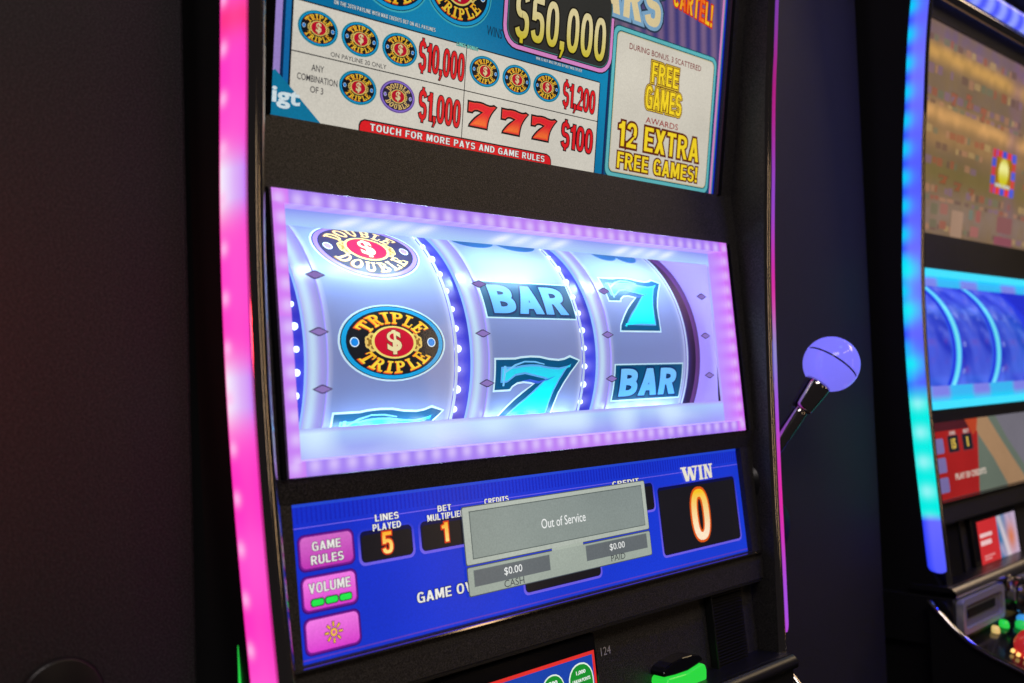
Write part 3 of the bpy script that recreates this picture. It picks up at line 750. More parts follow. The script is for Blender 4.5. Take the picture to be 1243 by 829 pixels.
put(ts, 'bonus_box', freebox)
GLD = lin((240, 208, 40)); BR = lin((96, 38, 20)); DR = lin((120, 24, 30))
lt('DURING BONUS, 3 SCATTERED', .1325, .2055, .0895, .0050, DR, .006, l=6)
lt('FREE', .1322, .1922, .0330, .0150, GLD, .06, ((BR, .17), (lin((235, 205, 60)), .11), (BR, .06)), l=6)
lt('GAMES', .1325, .1730, .0440, .0165, GLD, .06, ((BR, .17), (lin((235, 205, 60)), .11), (BR, .06)), l=6)
lt('AWARDS', .1325, .1562, .0405, .0046, lin((150, 40, 40)), .006, l=6)
lt('12 EXTRA', .1320, .1420, .1000, .0180, GLD, 0, ((BR, .09),), l=6)
lt('FREE GAMES!', .1325, .1228, .1000, .0118, GLD, 0, ((BR, .09),), l=6)
def logo(s):
    s.poly([(-.2100, .1085), (-.1715, .1085), (-.1947, .1274), (-.2037, .1345), (-.2100, .1300)], lin((14, 112, 150)), 6)
    s.text('igt', -.1962, .1200, .0175, .0112, lin((206, 220, 224)), 7, off=.03)
put(ts, 'maker_logo', logo)
# dark glossy edge around the top screen
for sg in (-1, 1): link('screen_edge', slab_on('screen_edge', yT, sg*.2073 if sg > 0 else -.2120, .2120 if sg > 0 else -.2073, .1094, .335, .0012, .006), m1, GLOSS)

for mm in (m1,):
    for x0, x1 in ((-.2150, -.2118), (.2118, .2150)):
        add_bevel(link('window_edge', slab_on('window_edge', yW, x0, x1, -.0850, .0690, .0022, .006), mm, GLOSS), .0008)
# ---- lower display of machine 1
oL = on(yL, .0045)
BLU = lin((26, 50, 205)); LIL = lin((112, 96, 230)); NAV = lin((12, 16, 70))
s = Sheet()
s.grid(-.2090, -.1830, .2090, -.0965, 30, 12, lambda x, z: mixc(lin((18, 38, 192)), lin((30, 66, 220)), .5+(x*.8)-(z+.14)*3), 0)
s.rect(-.2090, -.1010, .2090, -.0965, lin((34, 70, 205)), 1)
for i in range(140):
    x = -.2085+i*.00298; s.rect(x, -.1095, x+.0012, -.1012, lin((20, 38, 184)), 1)
s.rect(-.2090, -.1122, .2090, -.1117, LIL, 1); s.rect(-.2090, -.1797, .2090, -.1789, lin((90, 60, 190)), 1)
ls = s.build('lower_screen', oL, SCREEN, m1); ls['label'] = 'blue game status screen below the reels'
def pl(name, fn, l=2): return put(ls, name, fn, mp=oL)
def lw(txt, x, z, w, h, c, off=0, outl=(), l=6, **k):
    if txt.upper() == txt and l < 10: put(ls, 'lettering', lambda s: s.block(txt, x, z, w, h, c, l, outlines=outl, **k), mp=oL)
    else: put(ls, 'lettering', lambda s: s.text(txt, x, z, w, h, c, l, off=off), mp=oL)
for z in (-.1252, -.1466, -.1680):
    def bt(s):
        s.rrect(-.2032, z-.0098, -.1674, z+.0096, .0040, lin((60, 12, 120)), 2); s.rrect(-.2025, z-.0090, -.1681, z+.0090, .0036, lin((120, 28, 140)), 3)
        br = 1.0 if z < -.13 else .72
        s.rrect(-.2016, z-.0080, -.1690, z+.0082, .0030, lambda x, q: tuple(v*br for v in mixc(lin((222, 62, 208)), lin((246, 124, 232)), .5+(q-z)/.016)), 4)
    pl('touch_button', bt)
W1 = lin((236, 234, 230)); OL = ((DK, .045),)
lw('GAME', -.1856, -.1222, .0180, .0046, W1, .02, OL); lw('RULES', -.1856, -.1292, .0205, .0046, W1, .02, OL)
lw('VOLUME', -.1854, -.1436, .0262, .0052, W1, .025, OL)
for i in range(3): pl('volume_bar', lambda s: (s.rrect(-.1980+i*.0088, -.1533, -.1893+i*.0088, -.1489, .0016, lin((10, 60, 30)), 6), s.rrect(-.1974+i*.0088, -.1527, -.1899+i*.0088, -.1495, .0013, lin((40, 235, 80)), 7)))
def sun(s):
    c = lin((250, 196, 60))
    s.ell(-.1852, -.1680, .0024, .0024, DK, 6, 20); s.ell(-.1852, -.1680, .0021, .0021, c, 6.6, 20); s.ell(-.1852, -.1680, .0011, .0011, lin((214, 90, 170)), 7.2, 16)
    for i in range(8):
        a = i*math.pi/4; d = (math.cos(a), math.sin(a)); n = (-d[1], d[0])
        for w, r0, r1, cc, l in ((.00085, .0028, .0058, DK, 6), (.0005, .0031, .0055, c, 6.8)):
            s.poly([(-.1852+d[0]*r0-n[0]*w, -.1680+d[1]*r0-n[1]*w), (-.1852+d[0]*r1-n[0]*w, -.1680+d[1]*r1-n[1]*w), (-.1852+d[0]*r1+n[0]*w, -.1680+d[1]*r1+n[1]*w), (-.1852+d[0]*r0+n[0]*w, -.1680+d[1]*r0+n[1]*w)], cc, l)
pl('brightness_icon', sun)
def meter(x0, z0, x1, z1, r=.003):
    def fn(s):
        s.rrect(x0-.0016, z0-.0016, x1+.0016, z1+.0012, r+.001, lambda x, z: mixc(LIL, lin((30, 52, 200)), (z-z0)/(z1-z0)), 2)
        s.rrect(x0, z0, x1, z1, r, NAV, 3); s.rrect(x0+.0008, z0+.0006, x1-.0008, z1-.0022, r*.8, lin((26, 24, 30)), 4)
    pl('meter', fn)
meter(-.1636, -.1356, -.1275, -.1185); meter(-.1212, -.1352, -.0850, -.1183); meter(-.0780, -.1352, .0955, -.1160); meter(.1005, -.1697, .1995, -.1206, .003); meter(-.0420, -.1722, .0300, -.1560)
FIRE = lambda zc, h: (lambda x, z: mixc(lin((250, 176, 40)), lin((255, 226, 130)), .5-(z-zc)/h))
lw('5', -.1457, -.1265, .0072, .0118, FIRE(-.1265, .012), 0, ((lin((215, 60, 24)), .07),)); lw('1', -.1030, -.1262, .0050, .0112, FIRE(-.1262, .012), 0, ((lin((215, 60, 24)), .07),))
put(ls, 'lettering', lambda s: s.block('0', .1494, -.1452, .0220, .0385, lambda x, z: mixc(lin((255, 232, 200)), lin((250, 200, 40)), (z+.158)/.03), 6, outlines=((lin((225, 90, 20)), .05),)), mp=oL, cut=.004)
lw('LINES', -.1445, -.1123, .0165, .0037, W1, .03, OL); lw('PLAYED', -.1450, -.1174, .0196, .0037, W1, .03, OL)
lw('BET', -.1022, -.1122, .0105, .0035, W1, .03, OL); lw('MULTIPLIER', -.1015, -.1168, .0285, .0037, W1, .03, OL)
lw('CREDITS', -.0598, -.1121, .0205, .0033, W1, .03, OL); lw('CREDIT', .0655, -.1131, .0292, .0036, W1, .03, OL)
lw('GAME OVER', -.1012, -.1603, .0540, .0058, W1, .025, OL)
def slab_glyphs(s):                               # WIN in condensed serif capitals
    c = lin((232, 226, 206))
    def stroke(P, k, cc, g): s.poly([(.1510+(p[0])*.0385+0, -.1138+(p[1]-.5)*.0105) for p in P], cc, 6+.1*k)
    for q, P in enumerate(([(-.50, 1), (-.39, 1), (-.29, 0), (-.40, 0)], [(-.29, .85), (-.235, .85), (-.29, 0), (-.345, 0)], [(-.30, 1), (-.19, 1), (-.09, 0), (-.20, 0)], [(-.05, 1), (0, 1), (-.09, 0), (-.145, 0)])): stroke(P[::-1], 13+q, c, 0)
    for k, (a, b) in enumerate(((-.53, -.34), (-.16, .03), (.05, .19), (.22, .36), (.40, .53))): stroke(_r(a, .92, b, 1.03), 1+k, c, 0)
    stroke(_r(.075, 0, .165, 1), 7, c, 0); stroke(_r(.05, -.03, .19, .08), 8, c, 0)
    stroke(_r(.25, 0, .31, 1), 9, c, 0); stroke(_r(.44, 0, .49, 1), 10, c, 0); stroke([(.25, 1), (.34, 1), (.49, 0), (.40, 0)][::-1], 11, c, 0); stroke(_r(.22, -.03, .34, .08), 12, c, 0)
pl('lettering', slab_glyphs)
pl('lettering', lambda s: s.rrect(.1290, -.1200, .1730, -.1197, .0001, LIL, 2))
GR = lin((150, 160, 152)); GD = lin((112, 122, 120)); GX = lin((100, 106, 110))
def dialog(s):
    s.rrect(-.0900, -.1484, .0856, -.1132, .0015, lin((74, 82, 92)), 10); s.rrect(-.0893, -.1478, .0850, -.1138, .0013, lin((176, 184, 174)), 11)
    s.rect(-.0842, -.1450, .0812, -.1163, lin((92, 102, 100)), 12); s.grid(-.0836, -.1444, .0806, -.1169, 20, 6, lambda x, z: mixc(lin((142, 152, 146)), lin((130, 140, 138)), .5+x*4+(z+.13)*10), 13)
    s.rrect(-.0898, -.1666, .0856, -.1490, .0015, lin((74, 82, 92)), 10); s.rrect(-.0891, -.1660, .0850, -.1496, .0013, lin((160, 170, 160)), 11)
    s.rect(-.0160, -.1496, .0140, -.1478, lin((170, 180, 168)), 11.5)
    s.rect(-.0848, -.1612, -.0190, -.1513, GD, 12); s.rect(-.0843, -.1610, -.0196, -.1517, GX, 13); s.rect(.0160, -.1608, .0811, -.1506, GD, 12); s.rect(.0164, -.1606, .0806, -.1510, GX, 13)
dlg = pl('message_box', dialog)
DW = lin((234, 236, 234)); DG = lin((66, 70, 72))
for t, x, z, w, h, c, of in (('Out of Service', -.0024, -.1313, .0425, .0062, DW, .004), ('$0.00', -.0522, -.1560, .0155, .0052, DW, .004), ('CASH', -.0523, -.1633, .0172, .0044, DG, 0), ('$0.00', .0480, -.1552, .0160, .0050, DW, .004), ('PAID', .0478, -.1625, .0150, .0042, DG, 0)):
    lw(t, x, z, w, h, c, of, l=14.5)

# ==================================================================== the console below the lower screen
def yR(z): return yL(z)+.010                    # floor of the recess
def console(root, right_reader):
    # lip under the screen with its bright edge
    link('screen_ledge', slab_on('screen_ledge', yL, -.2170, .2170, -.1822, -.1812, .0035, .0030), root, CHROME)
    # recess floor and the frame round it
    link('recess_panel', slab_on('recess_panel', yR, -.2130, .2130, -.2640, -.1980, 0, .006), root, POWDER)
    link('recess_rail', slab_on('recess_rail', yL, -.2130, .2130, -.2048, -.2032, .0012, .0110), root, SATIN)
    for sg in (-1, 1):
        g = link('speaker_grille', slab_on('speaker_grille', yR, min(sg*.1500, sg*.1925), max(sg*.1500, sg*.1925), -.2620, -.2060, .0040, .0035), root, SATIN)
        v = []; f = []
        for i in range(24):                     # ribs far finer than ten pixels: one mesh
            z = -.2610+i*.00230
            for q, (a, b) in enumerate(((.0046, 0), (.0062, .0006), (.0046, .0012))):
                for x in (sg*.1515, sg*.1910): v.append((x, yR(z+b)-a, z+b))
            k = 6*i; f += [(k, k+1, k+3, k+2), (k+2, k+3, k+5, k+4)]
        link('grille_ribs', mesh_from('grille_ribs', v, f), g, SATIN)
        add_bevel(link('grille_frame', slab_on('grille_frame', yR, sg*.1482 if sg > 0 else -.1500, .1500 if sg > 0 else -.1482, -.2625, -.2055, .0075, .0070), root, SATIN), .0008)
    pf = link('player_screen_frame', slab_on('player_screen_frame', yR, -.1180, .0170, -.2630, -.2080, .0060, .0058), root, GLOSS); add_bevel(pf, .0015)
    # ledge, fascia and button deck
    v = []; f = []
    prof = [(-.0260, -.2600), (-.0310, -.2616), (-.0340, -.2650), (-.0340, -.2700), (-.0310, -.2708)]
    for x in (-.2360, .2200): v += [(x, y, z) for y, z in prof]
    f = [(i, i+1, i+6, i+5) for i in range(4)]
    link('chrome_ledge', mesh_from('chrome_ledge', v, f, True), root, SATIN if right_reader else NICKEL)  # same ledge on both; darker material stands in for dimmer light
    link('shelf_top', box_mesh('shelf_top', -.2360, .2200, -.0290, .012, -.2650, -.2602), root, SATIN)
    add_bevel(link('fascia', box_mesh('fascia', -.2360, .2200, -.0300, .05, -.3200, -.2708), root, SATIN), .001)
    def yz(y): return -.315+.22*(y+.03)
    v = [(x, y, yz(y)-d) for x in (-.2400, .2280) for d in (0, .05) for y in (-.0302, -.24)]
    o = link('button_deck', mesh_from('button_deck', v, [(0, 1, 5, 4), (1, 3, 7, 5), (0, 2, 3, 1), (4, 5, 7, 6), (2, 6, 7, 3)]), root, GLOSS)
    pts = [(-.0105, -.2730), (-.0208, -.2845), (-.0323, -.2962), (-.0430, -.3050), (-.0551, -.3126), (-.0700, -.3192), (-.0847, -.3243), (-.1012, -.3302), (-.16, -.349), (-.24, -.375)]
    for sg in (-1, 1):
        tube('deck_trim', [(-.2470 if sg < 0 else .2330, y, z+.001) for y, z in pts], .0026, root, CHROME, 10)
        xd = -.2440 if sg < 0 else .2300; vv = [(xd, y, z) for y, z in pts]+[(xd, y, -.60) for y, z in pts]; n = len(pts)
        o = link('deck_side', mesh_from('deck_side', vv, [(i, i+1, n+i+1, n+i) for i in range(n-1)]), root, SATIN)
        sm = o.modifiers.new('thick', 'SOLIDIFY'); sm.thickness = .005; sm.offset = 0
    return pf
pf1 = console(m1, True)
link('side_light', box_mesh('side_light', -.2358, -.2340, .0093, .0100, -.2000, -.1640), m1, mat('green_side_light', (.02, .3, .05), .3, emit=(.02, .6, .06), es=1.0))
oR = on(yR, -.0062)
def card(s):
    s.rect(-.1040, -.2590, .0140, -.2183, lin((224, 48, 44)), 1); s.rect(-.0940, -.2590, .0116, -.2205, lin((26, 66, 168)), 2)
cs = Sheet(); card(cs); ps = cs.build('player_screen', oR, SCREEN, pf1)
def badge(x, big):
    k = 1 if big else .88; z0 = -.2385
    s = Sheet(); s.rrect(x-.0118*k, z0-.014, x+.0118*k, z0+.0150*k, .011*k, lin((225, 240, 225)), 3); s.rrect(x-.0108*k, z0-.013, x+.0108*k, z0+.0140*k, .010*k, lin((24, 140, 44)), 4)
    w = lin((240, 245, 240))
    s.text('1,000' if big else '500', x, z0+.0090*k, .0090*k, .0028, w, 5, off=.03); s.text('UNKAM POINTS', x, z0+.0042*k, .0170*k, .0022, w, 5, off=.03)
    s.text('$/€10', x, z0-.0008, .0090*k, .0034, w, 5, off=.03); s.text('FREE', x, z0-.0060, .0080*k, .0028, w, 5, off=.03)
    s.build('points_badge', oR, SCREEN, pf1)
badge(-.0010, True); badge(-.0272, False); badge(-.0520, False)
put(m1, 'number_label', lambda s: s.text('124', .0320, -.2236, .0100, .0054, lin((200, 195, 198)), 1), LABEL, on(yR, -.0004))
# lit card reader
GREEN = mat('green_light_pipe', (.02, .3, .05), .25, emit=(.02, .62, .04), es=1.0)
rb = link('card_reader', slab_on('card_reader', yR, .0700, .1260, -.2640, -.2560, .010, .010), m1, GLOSS); add_bevel(rb, .002)
def lug(name, P, y_off, depth, m, bev):
    n = len(P); v = [(x, yR(z)-y_off-depth, z) for x, z in P]+[(x, yR(z)-y_off, z) for x, z in P]
    f = [tuple(range(n))]+[(i, n+i, n+(i+1) % n, (i+1) % n) for i in range(n)]
    return add_bevel(link(name, mesh_from(name, v, f), rb, m), bev, 3)
gp = [(.0775, -.262), (.0790, -.2640), (.1180, -.2640), (.1235, -.2600), (.1245, -.2540), (.1235, -.2500), (.1200, -.2490), (.1120, -.2500), (.1000, -.2515), (.0880, -.2510), (.0790, -.2505), (.0770, -.2530)]
lug('light_pipe', gp, 0, .014, GREEN, .0025)
hp = [(.0770, -.2495), (.0900, -.2505), (.1050, -.2508), (.1160, -.2492), (.1230, -.2480), (.1235, -.2460), (.1200, -.2432), (.1110, -.2412), (.1000, -.2408), (.0880, -.2420), (.0800, -.2440), (.0770, -.2465)]
lug('reader_hood', hp, 0, .012, GLOSS, .0020)
# ---- lever on the right side of machine 1
def unit(a, b): d = Vector(b)-Vector(a); return d.normalized()
ball = Vector((.3009, -.0300, -.0333)); foot = Vector((.2560, .0000, -.1010)); d = unit(foot, ball)
root_pt = foot-d*.035
lev = tube('lever', [root_pt, foot, ball-d*.052, ball-d*.046], [.0068, .0068, .0068, .0068], m1, CHROME, 24)
lev['label'] = 'chrome pull lever with a violet ball knob'
tube('ferrule', [ball-d*.0485, ball-d*.0475, ball-d*.0455, ball-d*.0250, ball-d*.0180], [.0066, .0084, .0090, .0112, .0114], lev, CHROME, 28)
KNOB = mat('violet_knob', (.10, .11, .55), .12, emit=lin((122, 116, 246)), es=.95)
up = d; ax = Vector((0, 0, 1)).cross(up).normalized(); q = up.to_track_quat('Z', 'Y')
def sphere_part(nm, a0, a1, r, mm):
    vv = []; ff = []; n, mseg = 48, 20
    for j in range(mseg+1):
        t = math.radians(a0+(a1-a0)*j/mseg)
        for i in range(n):
            p = 2*math.pi*i/n; vv.append(ball+q @ Vector((r*math.sin(t)*math.cos(p), r*math.sin(t)*math.sin(p), r*math.cos(t))))
    for j in range(mseg):
        for i in range(n): ff.append((j*n+i, (j+1)*n+i, (j+1)*n+(i+1) % n, j*n+(i+1) % n))
    return link(nm, mesh_from(nm, vv, ff, True), lev, mm)
RB = .0235
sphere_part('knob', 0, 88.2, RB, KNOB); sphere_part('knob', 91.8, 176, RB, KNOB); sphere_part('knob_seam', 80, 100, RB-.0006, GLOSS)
o = tube('lever_mount', [root_pt+Vector((-.016, 0, 0)), root_pt+Vector((.006, 0, 0)), root_pt+Vector((.010, 0, 0))], [.017, .017, .012], m1, SATIN, 28)

# ==================================================================== machine 2, blue strip
def strip_blue(u, z):
    c = mixc(lin((84, 92, 255)), lin((112, 110, 255)), .5+.5*math.sin(z*30))
    c = mixc(lin((40, 60, 250)), c, min(1, u/.35)); c = mixc(c, lin((40, 60, 255)), max(0, u-.85)*4)
    ph = ((z+.004)/.029) % 1-.5; k = 1 if vnoise(z*18, 8) > .35 else .55
    if z > -.075: c = mixc(c, lin((0, 205, 250)), k*gauss(ph*.029, .0085)*gauss(u, .42))
    for zc in (.060, .020, -.035): c = mixc(c, lin((0, 240, 245)), .9*gauss(z-zc, .011)*gauss(u-.2, .5))
    if z < -.055:
        t = min(1, (-.055-z)/.02)*max(0, min(1, (z+.195)/.008)); c = mixc(c, mixc(lin((0, 236, 226)), lin((180, 250, 255)), .6*gauss(((z/.03) % 1-.5), .22)*gauss(u-.4, .3)), t)
    return c
def strip_blue_r(u, z): return lin((70, 90, 250))
def bez2(x, z, k=0):
    d = ((x/.0062) % 1-.5) if not (abs(x) > .2026 and -.077 < z < .0615) else ((z/.0062) % 1-.5)
    return mixc(mixc(lin((0, 150, 255)), lin((0, 236, 252)), .75), lin((170, 255, 255)), .4*gauss(d, .2)) if k == 0 else mixc(lin((30, 120, 255)), lin((0, 220, 250)), .6)
def mask2(x, z):
    t = max(gauss(x-a, .030) for a in (-.135, -.020, .105, .19)); t = min(1, max(0, (t-.35)*3.2))
    c = mixc(lin((60, 190, 250)), lin((132, 132, 236)), t)
    return mixc(c, lin((0, 225, 250)), .6*max(0, min(1, (-.070-z)/.005)))
m2 = cabinet('slot_machine', .757, 'slot machine with blue and cyan light strip at the right edge', strip_blue, strip_blue_r, bez2, mask2)
WALL2 = mat('blue_compartment', (.10, .12, .6), .5, emit=lin((50, 60, 210)), es=.5)
reel_box(m2, WALL2, 8, (.3, .5, 1.0)); window_glass(m2, False)
def reel2(u, s):
    n = vnoise(u*5+s*20, s*70+u*3); n2 = vnoise(u*9+4, s*150)
    c = mixc(lin((26, 40, 190)), lin((84, 104, 236)), n); c = mixc(c, lin((150, 160, 245)), max(0, n2-.55)*1.1*max(0, min(1, s/.05)))
    return mixc(c, lin((130, 60, 170)), .8*max(0, vnoise(u*7+11, s*90+5)-.78)*3)
for k, (a, b) in enumerate(REELS):
    reel = reel_band('reel', a, b, RR, m2, DIFFUSER, reel2, nx=24); 
    reel_band('reel_flange', a-.0165, a-.0002, RR-.0008, reel, DIFFUSER, lambda u, s: mixc(mixc(lin((110, 150, 255)), lin((0, 236, 250)), gauss(u-.5, .42)), lin((190, 252, 255)), .6*gauss(u-.55, .16)), nx=10)
    for s0 in (.045, .008, -.024):
        put(reel, 'reel_dot', lambda s: (s.ell(a+.008, s0, .004, .003, lin((150, 160, 245)), 1, 18), s.ell(a+.008, s0, .002, .0015, lin((30, 50, 190)), 2, 14)), DIFFUSER, on_reel, .0025)
for x0, x1 in ((-.2050, -.1848), (-.0742, -.0608), (.0457, .0612), (.1692, .2000)):
    reel_band('reel_divider', x0, x1, RR-.0040, m2, DIFFUSER, lambda u, s: lin((40, 60, 220)), nx=3)
# dim top screen picture, ceiling cove reflections painted in as gold bands
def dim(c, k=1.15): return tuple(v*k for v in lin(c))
def pic_refl2(x, z):
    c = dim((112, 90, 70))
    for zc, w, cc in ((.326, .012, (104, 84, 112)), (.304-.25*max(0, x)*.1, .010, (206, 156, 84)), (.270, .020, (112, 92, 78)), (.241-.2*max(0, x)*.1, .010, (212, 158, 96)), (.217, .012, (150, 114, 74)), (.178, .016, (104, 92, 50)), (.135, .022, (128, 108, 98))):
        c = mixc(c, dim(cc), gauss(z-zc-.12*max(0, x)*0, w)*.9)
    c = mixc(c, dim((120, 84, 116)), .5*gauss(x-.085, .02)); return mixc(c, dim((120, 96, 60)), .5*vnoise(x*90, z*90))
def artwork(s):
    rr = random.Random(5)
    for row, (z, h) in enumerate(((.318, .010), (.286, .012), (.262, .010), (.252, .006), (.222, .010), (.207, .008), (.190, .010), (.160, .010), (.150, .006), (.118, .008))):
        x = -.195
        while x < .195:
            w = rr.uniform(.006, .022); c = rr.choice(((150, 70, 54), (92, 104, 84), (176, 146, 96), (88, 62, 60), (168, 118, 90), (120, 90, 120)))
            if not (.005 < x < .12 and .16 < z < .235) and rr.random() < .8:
                s.rrect(x, z-h/2*rr.uniform(.6, 1), x+w*.85, z+h/2*rr.uniform(.6, 1), .0015, mixc(dim(c), pic_refl2(x, z), .50), 1.0+.01*rr.random()+row*.02)
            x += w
s = Sheet(); s.grid(-.2100, .107, .2100, .337, 84, 60, pic_refl2, 0)
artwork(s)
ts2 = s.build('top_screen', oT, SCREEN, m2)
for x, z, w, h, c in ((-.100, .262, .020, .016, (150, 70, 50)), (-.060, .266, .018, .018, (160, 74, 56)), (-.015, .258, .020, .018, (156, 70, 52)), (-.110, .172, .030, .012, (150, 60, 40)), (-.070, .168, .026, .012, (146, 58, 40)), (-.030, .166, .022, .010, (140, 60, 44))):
    put(ts2, 'seven_symbol', lambda s: s.seven(x, z, w, h, [mixc(dim((96, 70, 50)), pic_refl2(x, z), .5), mixc(dim(c), pic_refl2(x, z), .45)], 1, 1, (0, .06)))
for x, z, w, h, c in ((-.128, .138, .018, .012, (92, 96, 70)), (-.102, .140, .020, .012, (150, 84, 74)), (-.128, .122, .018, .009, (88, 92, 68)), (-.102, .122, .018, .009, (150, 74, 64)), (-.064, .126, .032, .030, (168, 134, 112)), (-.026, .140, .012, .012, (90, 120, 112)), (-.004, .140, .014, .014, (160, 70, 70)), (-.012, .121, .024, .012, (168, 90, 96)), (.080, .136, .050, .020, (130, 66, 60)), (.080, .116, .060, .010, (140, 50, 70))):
    put(ts2, 'pay_box', lambda s: s.rrect(x-w/2, z-h/2, x+w/2, z+h/2, .002, mixc(dim(c), pic_refl2(x, z), .45), 1.2))
def reflected_sign(s):
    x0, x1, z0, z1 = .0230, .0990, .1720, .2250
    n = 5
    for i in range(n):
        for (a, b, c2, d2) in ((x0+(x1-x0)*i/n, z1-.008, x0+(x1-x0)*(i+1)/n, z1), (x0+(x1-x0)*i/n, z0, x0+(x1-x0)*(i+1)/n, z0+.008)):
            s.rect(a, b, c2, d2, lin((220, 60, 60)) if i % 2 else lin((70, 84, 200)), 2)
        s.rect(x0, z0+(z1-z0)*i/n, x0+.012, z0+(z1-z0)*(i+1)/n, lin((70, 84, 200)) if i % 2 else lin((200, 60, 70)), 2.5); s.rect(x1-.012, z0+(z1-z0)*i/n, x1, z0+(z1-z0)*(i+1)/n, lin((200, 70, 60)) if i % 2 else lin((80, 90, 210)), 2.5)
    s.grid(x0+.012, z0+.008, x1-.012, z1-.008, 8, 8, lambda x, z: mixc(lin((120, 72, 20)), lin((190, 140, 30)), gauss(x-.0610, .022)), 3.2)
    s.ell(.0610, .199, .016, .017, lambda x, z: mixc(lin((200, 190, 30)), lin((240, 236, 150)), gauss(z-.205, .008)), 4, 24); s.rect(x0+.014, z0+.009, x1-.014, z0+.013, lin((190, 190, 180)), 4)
put(ts2, 'painted_sign_reflection', reflected_sign)  # reflection of a lit sign, painted onto the screen
# red status screen, room reflections painted over its right part
s = Sheet()
s.rect(-.2090, -.1830, .2090, -.0965, lin((158, 30, 30)), 0); s.rect(-.2090, -.1090, .2090, -.0965, lin((74, 26, 34)), 1)
s.poly([(-.0800, -.1830), (.2090, -.1830), (.2090, -.0965), (-.0560, -.0965)], lin((98, 108, 96)), 1.6)
s.poly([(.0080, -.1830), (.0700, -.1830), (.0060, -.1290), (-.0300, -.0965), (-.0750, -.0965), (-.0600, -.1180), (-.0250, -.1480)], lin((158, 124, 92)), 2.4)  # beige band: painted reflection
s.poly([(.0700, -.1650), (.2090, -.1830), (.2090, -.0965), (-.0050, -.0965), (.0250, -.1280)], lin((112, 108, 118)), 2.4)
s.poly([(-.0950, -.0965), (-.0550, -.0965), (-.0640, -.1130), (-.0760, -.1180)], lin((176, 64, 36)), 3)
ls2 = s.build('lower_screen', oL, SCREEN, m2)
for z in (-.1246, -.1450, -.1660): put(ls2, 'touch_button', lambda s: s.rrect(-.1960, z-.0080, -.1570, z+.0080, .0028, lin((118, 106, 160)), 3), mp=oL)
for x, t in ((-.1315, '15'), (-.0935, '1')):
    put(ls2, 'meter', lambda s: (s.rrect(x-.0160, -.1342, x+.0155, -.1130, .003, lin((150, 40, 44)), 3), s.rrect(x-.0140, -.1330, x+.0135, -.1150, .002, lin((30, 32, 40)), 4), s.text(t, x, -.1240, .0110 if t == '15' else .004, .0110, lin((226, 190, 80)), 5, off=.04), s.text('LINES' if t == '15' else 'BET', x, -.1122, .0150, .0040, lin((190, 184, 178)), 5, off=.03)), mp=oL)
put(ls2, 'lettering', lambda s: s.text('PLAY 50 CREDITS', -.0960, -.1597, .0840, .0068, lin((206, 190, 176)), 4, off=.03), mp=oL)
pf2 = console(m2, False)
def promo(s):
    s.rect(-.1030, -.2600, -.0480, -.2130, lin((200, 44, 48)), 1)
    def ph(x, z):
        n = vnoise(x*150+z*60, z*60); c = mixc(lin((40, 110, 160)), lin((190, 170, 200)), max(0, min(1, (x+.048)*26+(n-.5)*1.6)))
        c = mixc(c, lin((210, 120, 80)), max(0, gauss(x+.010, .013)*gauss(z+.240, .016))); return mixc(c, lin((226, 214, 214)), .7*gauss(x+.030+.4*(z+.24), .006))
    s.grid(-.0480, -.2600, .0095, -.2130, 24, 20, ph, 1)
    for z, w, h in ((-.2290, .034, .0042), (-.2372, .030, .0052)): s.rect(-.099, z-h/2, -.099+w, z+h/2, lin((232, 190, 190)), 2)
    for z, w in ((-.2520, .030), (-.2552, .020)): s.rect(-.094, z-.0011, -.094+w, z+.0011, lin((220, 130, 130)), 2)
ps2 = Sheet(); promo(ps2); ps2.build('player_screen', oR, SCREEN, pf2)
# ticket slot, round lock ring and deck buttons
def rr_pts(x0, z0, x1, z1, r, n=6):
    P = []
    for cx, cz, a0 in ((x1-r, z0+r, -90), (x1-r, z1-r, 0), (x0+r, z1-r, 90), (x0+r, z0+r, 180)):
        for i in range(n+1): a = math.radians(a0+90*i/n); P.append((cx+r*math.cos(a), cz+r*math.sin(a)))
    return P
def plate(name, outer, inner, y0, y1, parent, m):
    n = len(outer); v = [(x, y0, z) for x, z in outer]+[(x, y0, z) for x, z in inner]+[(x, y1, z) for x, z in outer]+[(x, y1, z) for x, z in inner]
    f = []
    for i in range(n):
        j = (i+1) % n; f += [(i, j, n+j, n+i), (2*n+i, 2*n+j, j, i), (n+i, n+j, 3*n+j, 3*n+i)]
    return link(name, mesh_from(name, v, f), parent, m)
SILVER = mat('silver_paint', (.52, .53, .60), .32, .35)
tk = plate('ticket_slot', rr_pts(-.2300, -.3075, -.1220, -.2725, .006), rr_pts(-.2240, -.3020, -.1280, -.2790, .005), -.0375, -.0302, m2, SILVER)
link('slot_plate', box_mesh('slot_plate', -.2245, -.1275, -.0340, -.0302, -.3025, -.2785), tk, mat('grey_plastic', (.20, .21, .26), .4))
link('slot_mouth', box_mesh('slot_mouth', -.2120, -.1420, -.0352, -.0335, -.2930, -.2850), tk, mat('slot_black', (.002, .002, .002), .6))
circ = lambda x, z, r: [(x+r*math.cos(2*math.pi*i/36), z+r*math.sin(2*math.pi*i/36)) for i in range(36)]
rg = plate('lock_ring', circ(-.0905, -.2895, .0185), circ(-.0905, -.2895, .0125), -.0440, -.0302, m2, CHROME)
rd = [(-.0905+.0123*math.cos(2*math.pi*i/36), -.0330, -.2895+.0123*math.sin(2*math.pi*i/36)) for i in range(36)]
link('lock_face', mesh_from('lock_face', rd, [tuple(range(36))]), rg, NICKEL)
link('fascia_plate', box_mesh('fascia_plate', -.0660, .1500, -.0345, -.0302, -.3060, -.2740), m2, SILVER)
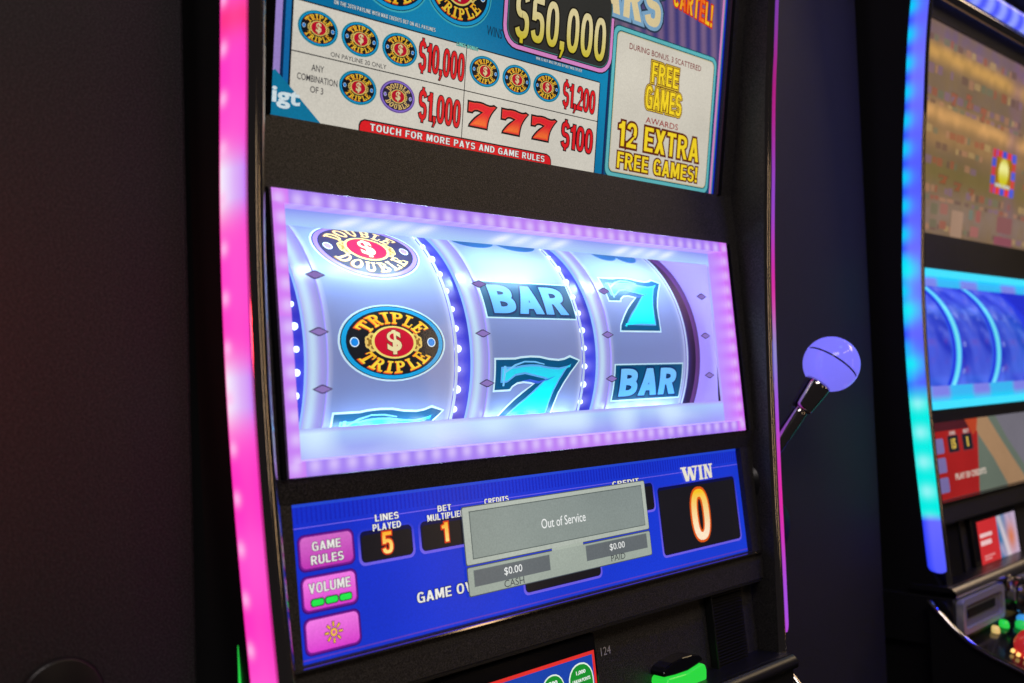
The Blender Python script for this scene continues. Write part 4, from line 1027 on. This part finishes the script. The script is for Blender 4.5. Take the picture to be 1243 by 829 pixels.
def deck_button(x, y, rx, ry, h, m, rim=True):
    zb = -.315+.22*(y+.03); n = 24; v = []; f = []
    for k, (s_, hh) in enumerate(((1, 0), (1, h*.6), (.8, h), (.05, h))):
        for i in range(n): a = 2*math.pi*i/n; v.append((x+rx*s_*math.cos(a), y+ry*s_*math.sin(a), zb+hh+.22*ry*s_*math.sin(a)))
    for k in range(3):
        for i in range(n): f.append((k*n+i, k*n+(i+1) % n, (k+1)*n+(i+1) % n, (k+1)*n+i))
    return link('deck_button', mesh_from('deck_button', v, f, True), m2, m)
for x, y, rx, ry, c, e in ((-.1302, -.0385, .006, .005, (40, 210, 70), .8), (-.1132, -.0500, .008, .006, (30, 190, 80), .8), (-.0920, -.0460, .010, .008, (60, 150, 220), .8), (-.0643, -.0420, .006, .005, (220, 190, 90), .7), (-.1576, -.0400, .005, .004, (230, 200, 120), .7)):
    deck_button(x, y, rx, ry, .006, mat('lit_%d_%d_%d' % c, lin(c), .3, emit=lin(c), es=e))
rbn = deck_button(-.165, -.083, .040, .018, .014, mat('red_button', (.4, .01, .01), .15, emit=(.55, .02, .02), es=.6))
BR_ = mat('gold_bulb', (.8, .6, .2), .2, emit=lin((250, 200, 110)), es=1.4)
for i in range(12):
    a = math.radians(150+i*20); bm = bmesh.new(); bmesh.ops.create_icosphere(bm, subdivisions=1, radius=.0024); me = bpy.data.meshes.new('bulb'); bm.to_mesh(me); bm.free(); me.materials.append(BR_)
    o = bpy.data.objects.new('button_bulb', me); COL.objects.link(o); o.parent = rbn
    y = -.083+.021*math.sin(a); o.location = (-.165+.043*math.cos(a), y, -.315+.22*(y+.03)+.003)

# ==================================================================== partition panels between the cabinets
def partition(x0, x1, label, plug_x, plug_z):
    root = bpy.data.objects.new('partition_panel', None); COL.objects.link(root); root.location = ((x0+x1)/2, .045, -.72)
    root['label'] = label; root['category'] = 'panel'; root['group'] = 'panels between the slot machines'
    o = link('board', box_mesh('board', x0, x1, .0300, .048, -.72, .70), None, PANEL); o.parent = root; o.location = -root.location; add_bevel(o, .002)
    n = 40; vv = []; ff = []
    for r, y in ((.0205, .0298), (.0200, .0278), (.0185, .0272), (.0001, .0272)):
        for i in range(n): a = 2*math.pi*i/n; vv.append((plug_x+r*math.cos(a), y, plug_z+r*math.sin(a)))
    for k in range(3):
        for i in range(n): ff.append((k*n+i, k*n+(i+1) % n, (k+1)*n+(i+1) % n, (k+1)*n+i))
    p = link('cable_plug', mesh_from('cable_plug', vv, ff, True), None, SATIN); p.parent = root; p.location = -root.location
partition(-.4970, -.2475, 'black speckled panel left of the pink light strip', -.3150, -.1790)
partition(.2475, .4975, 'dark blue lit panel behind the ball lever', .3000, -.1750)
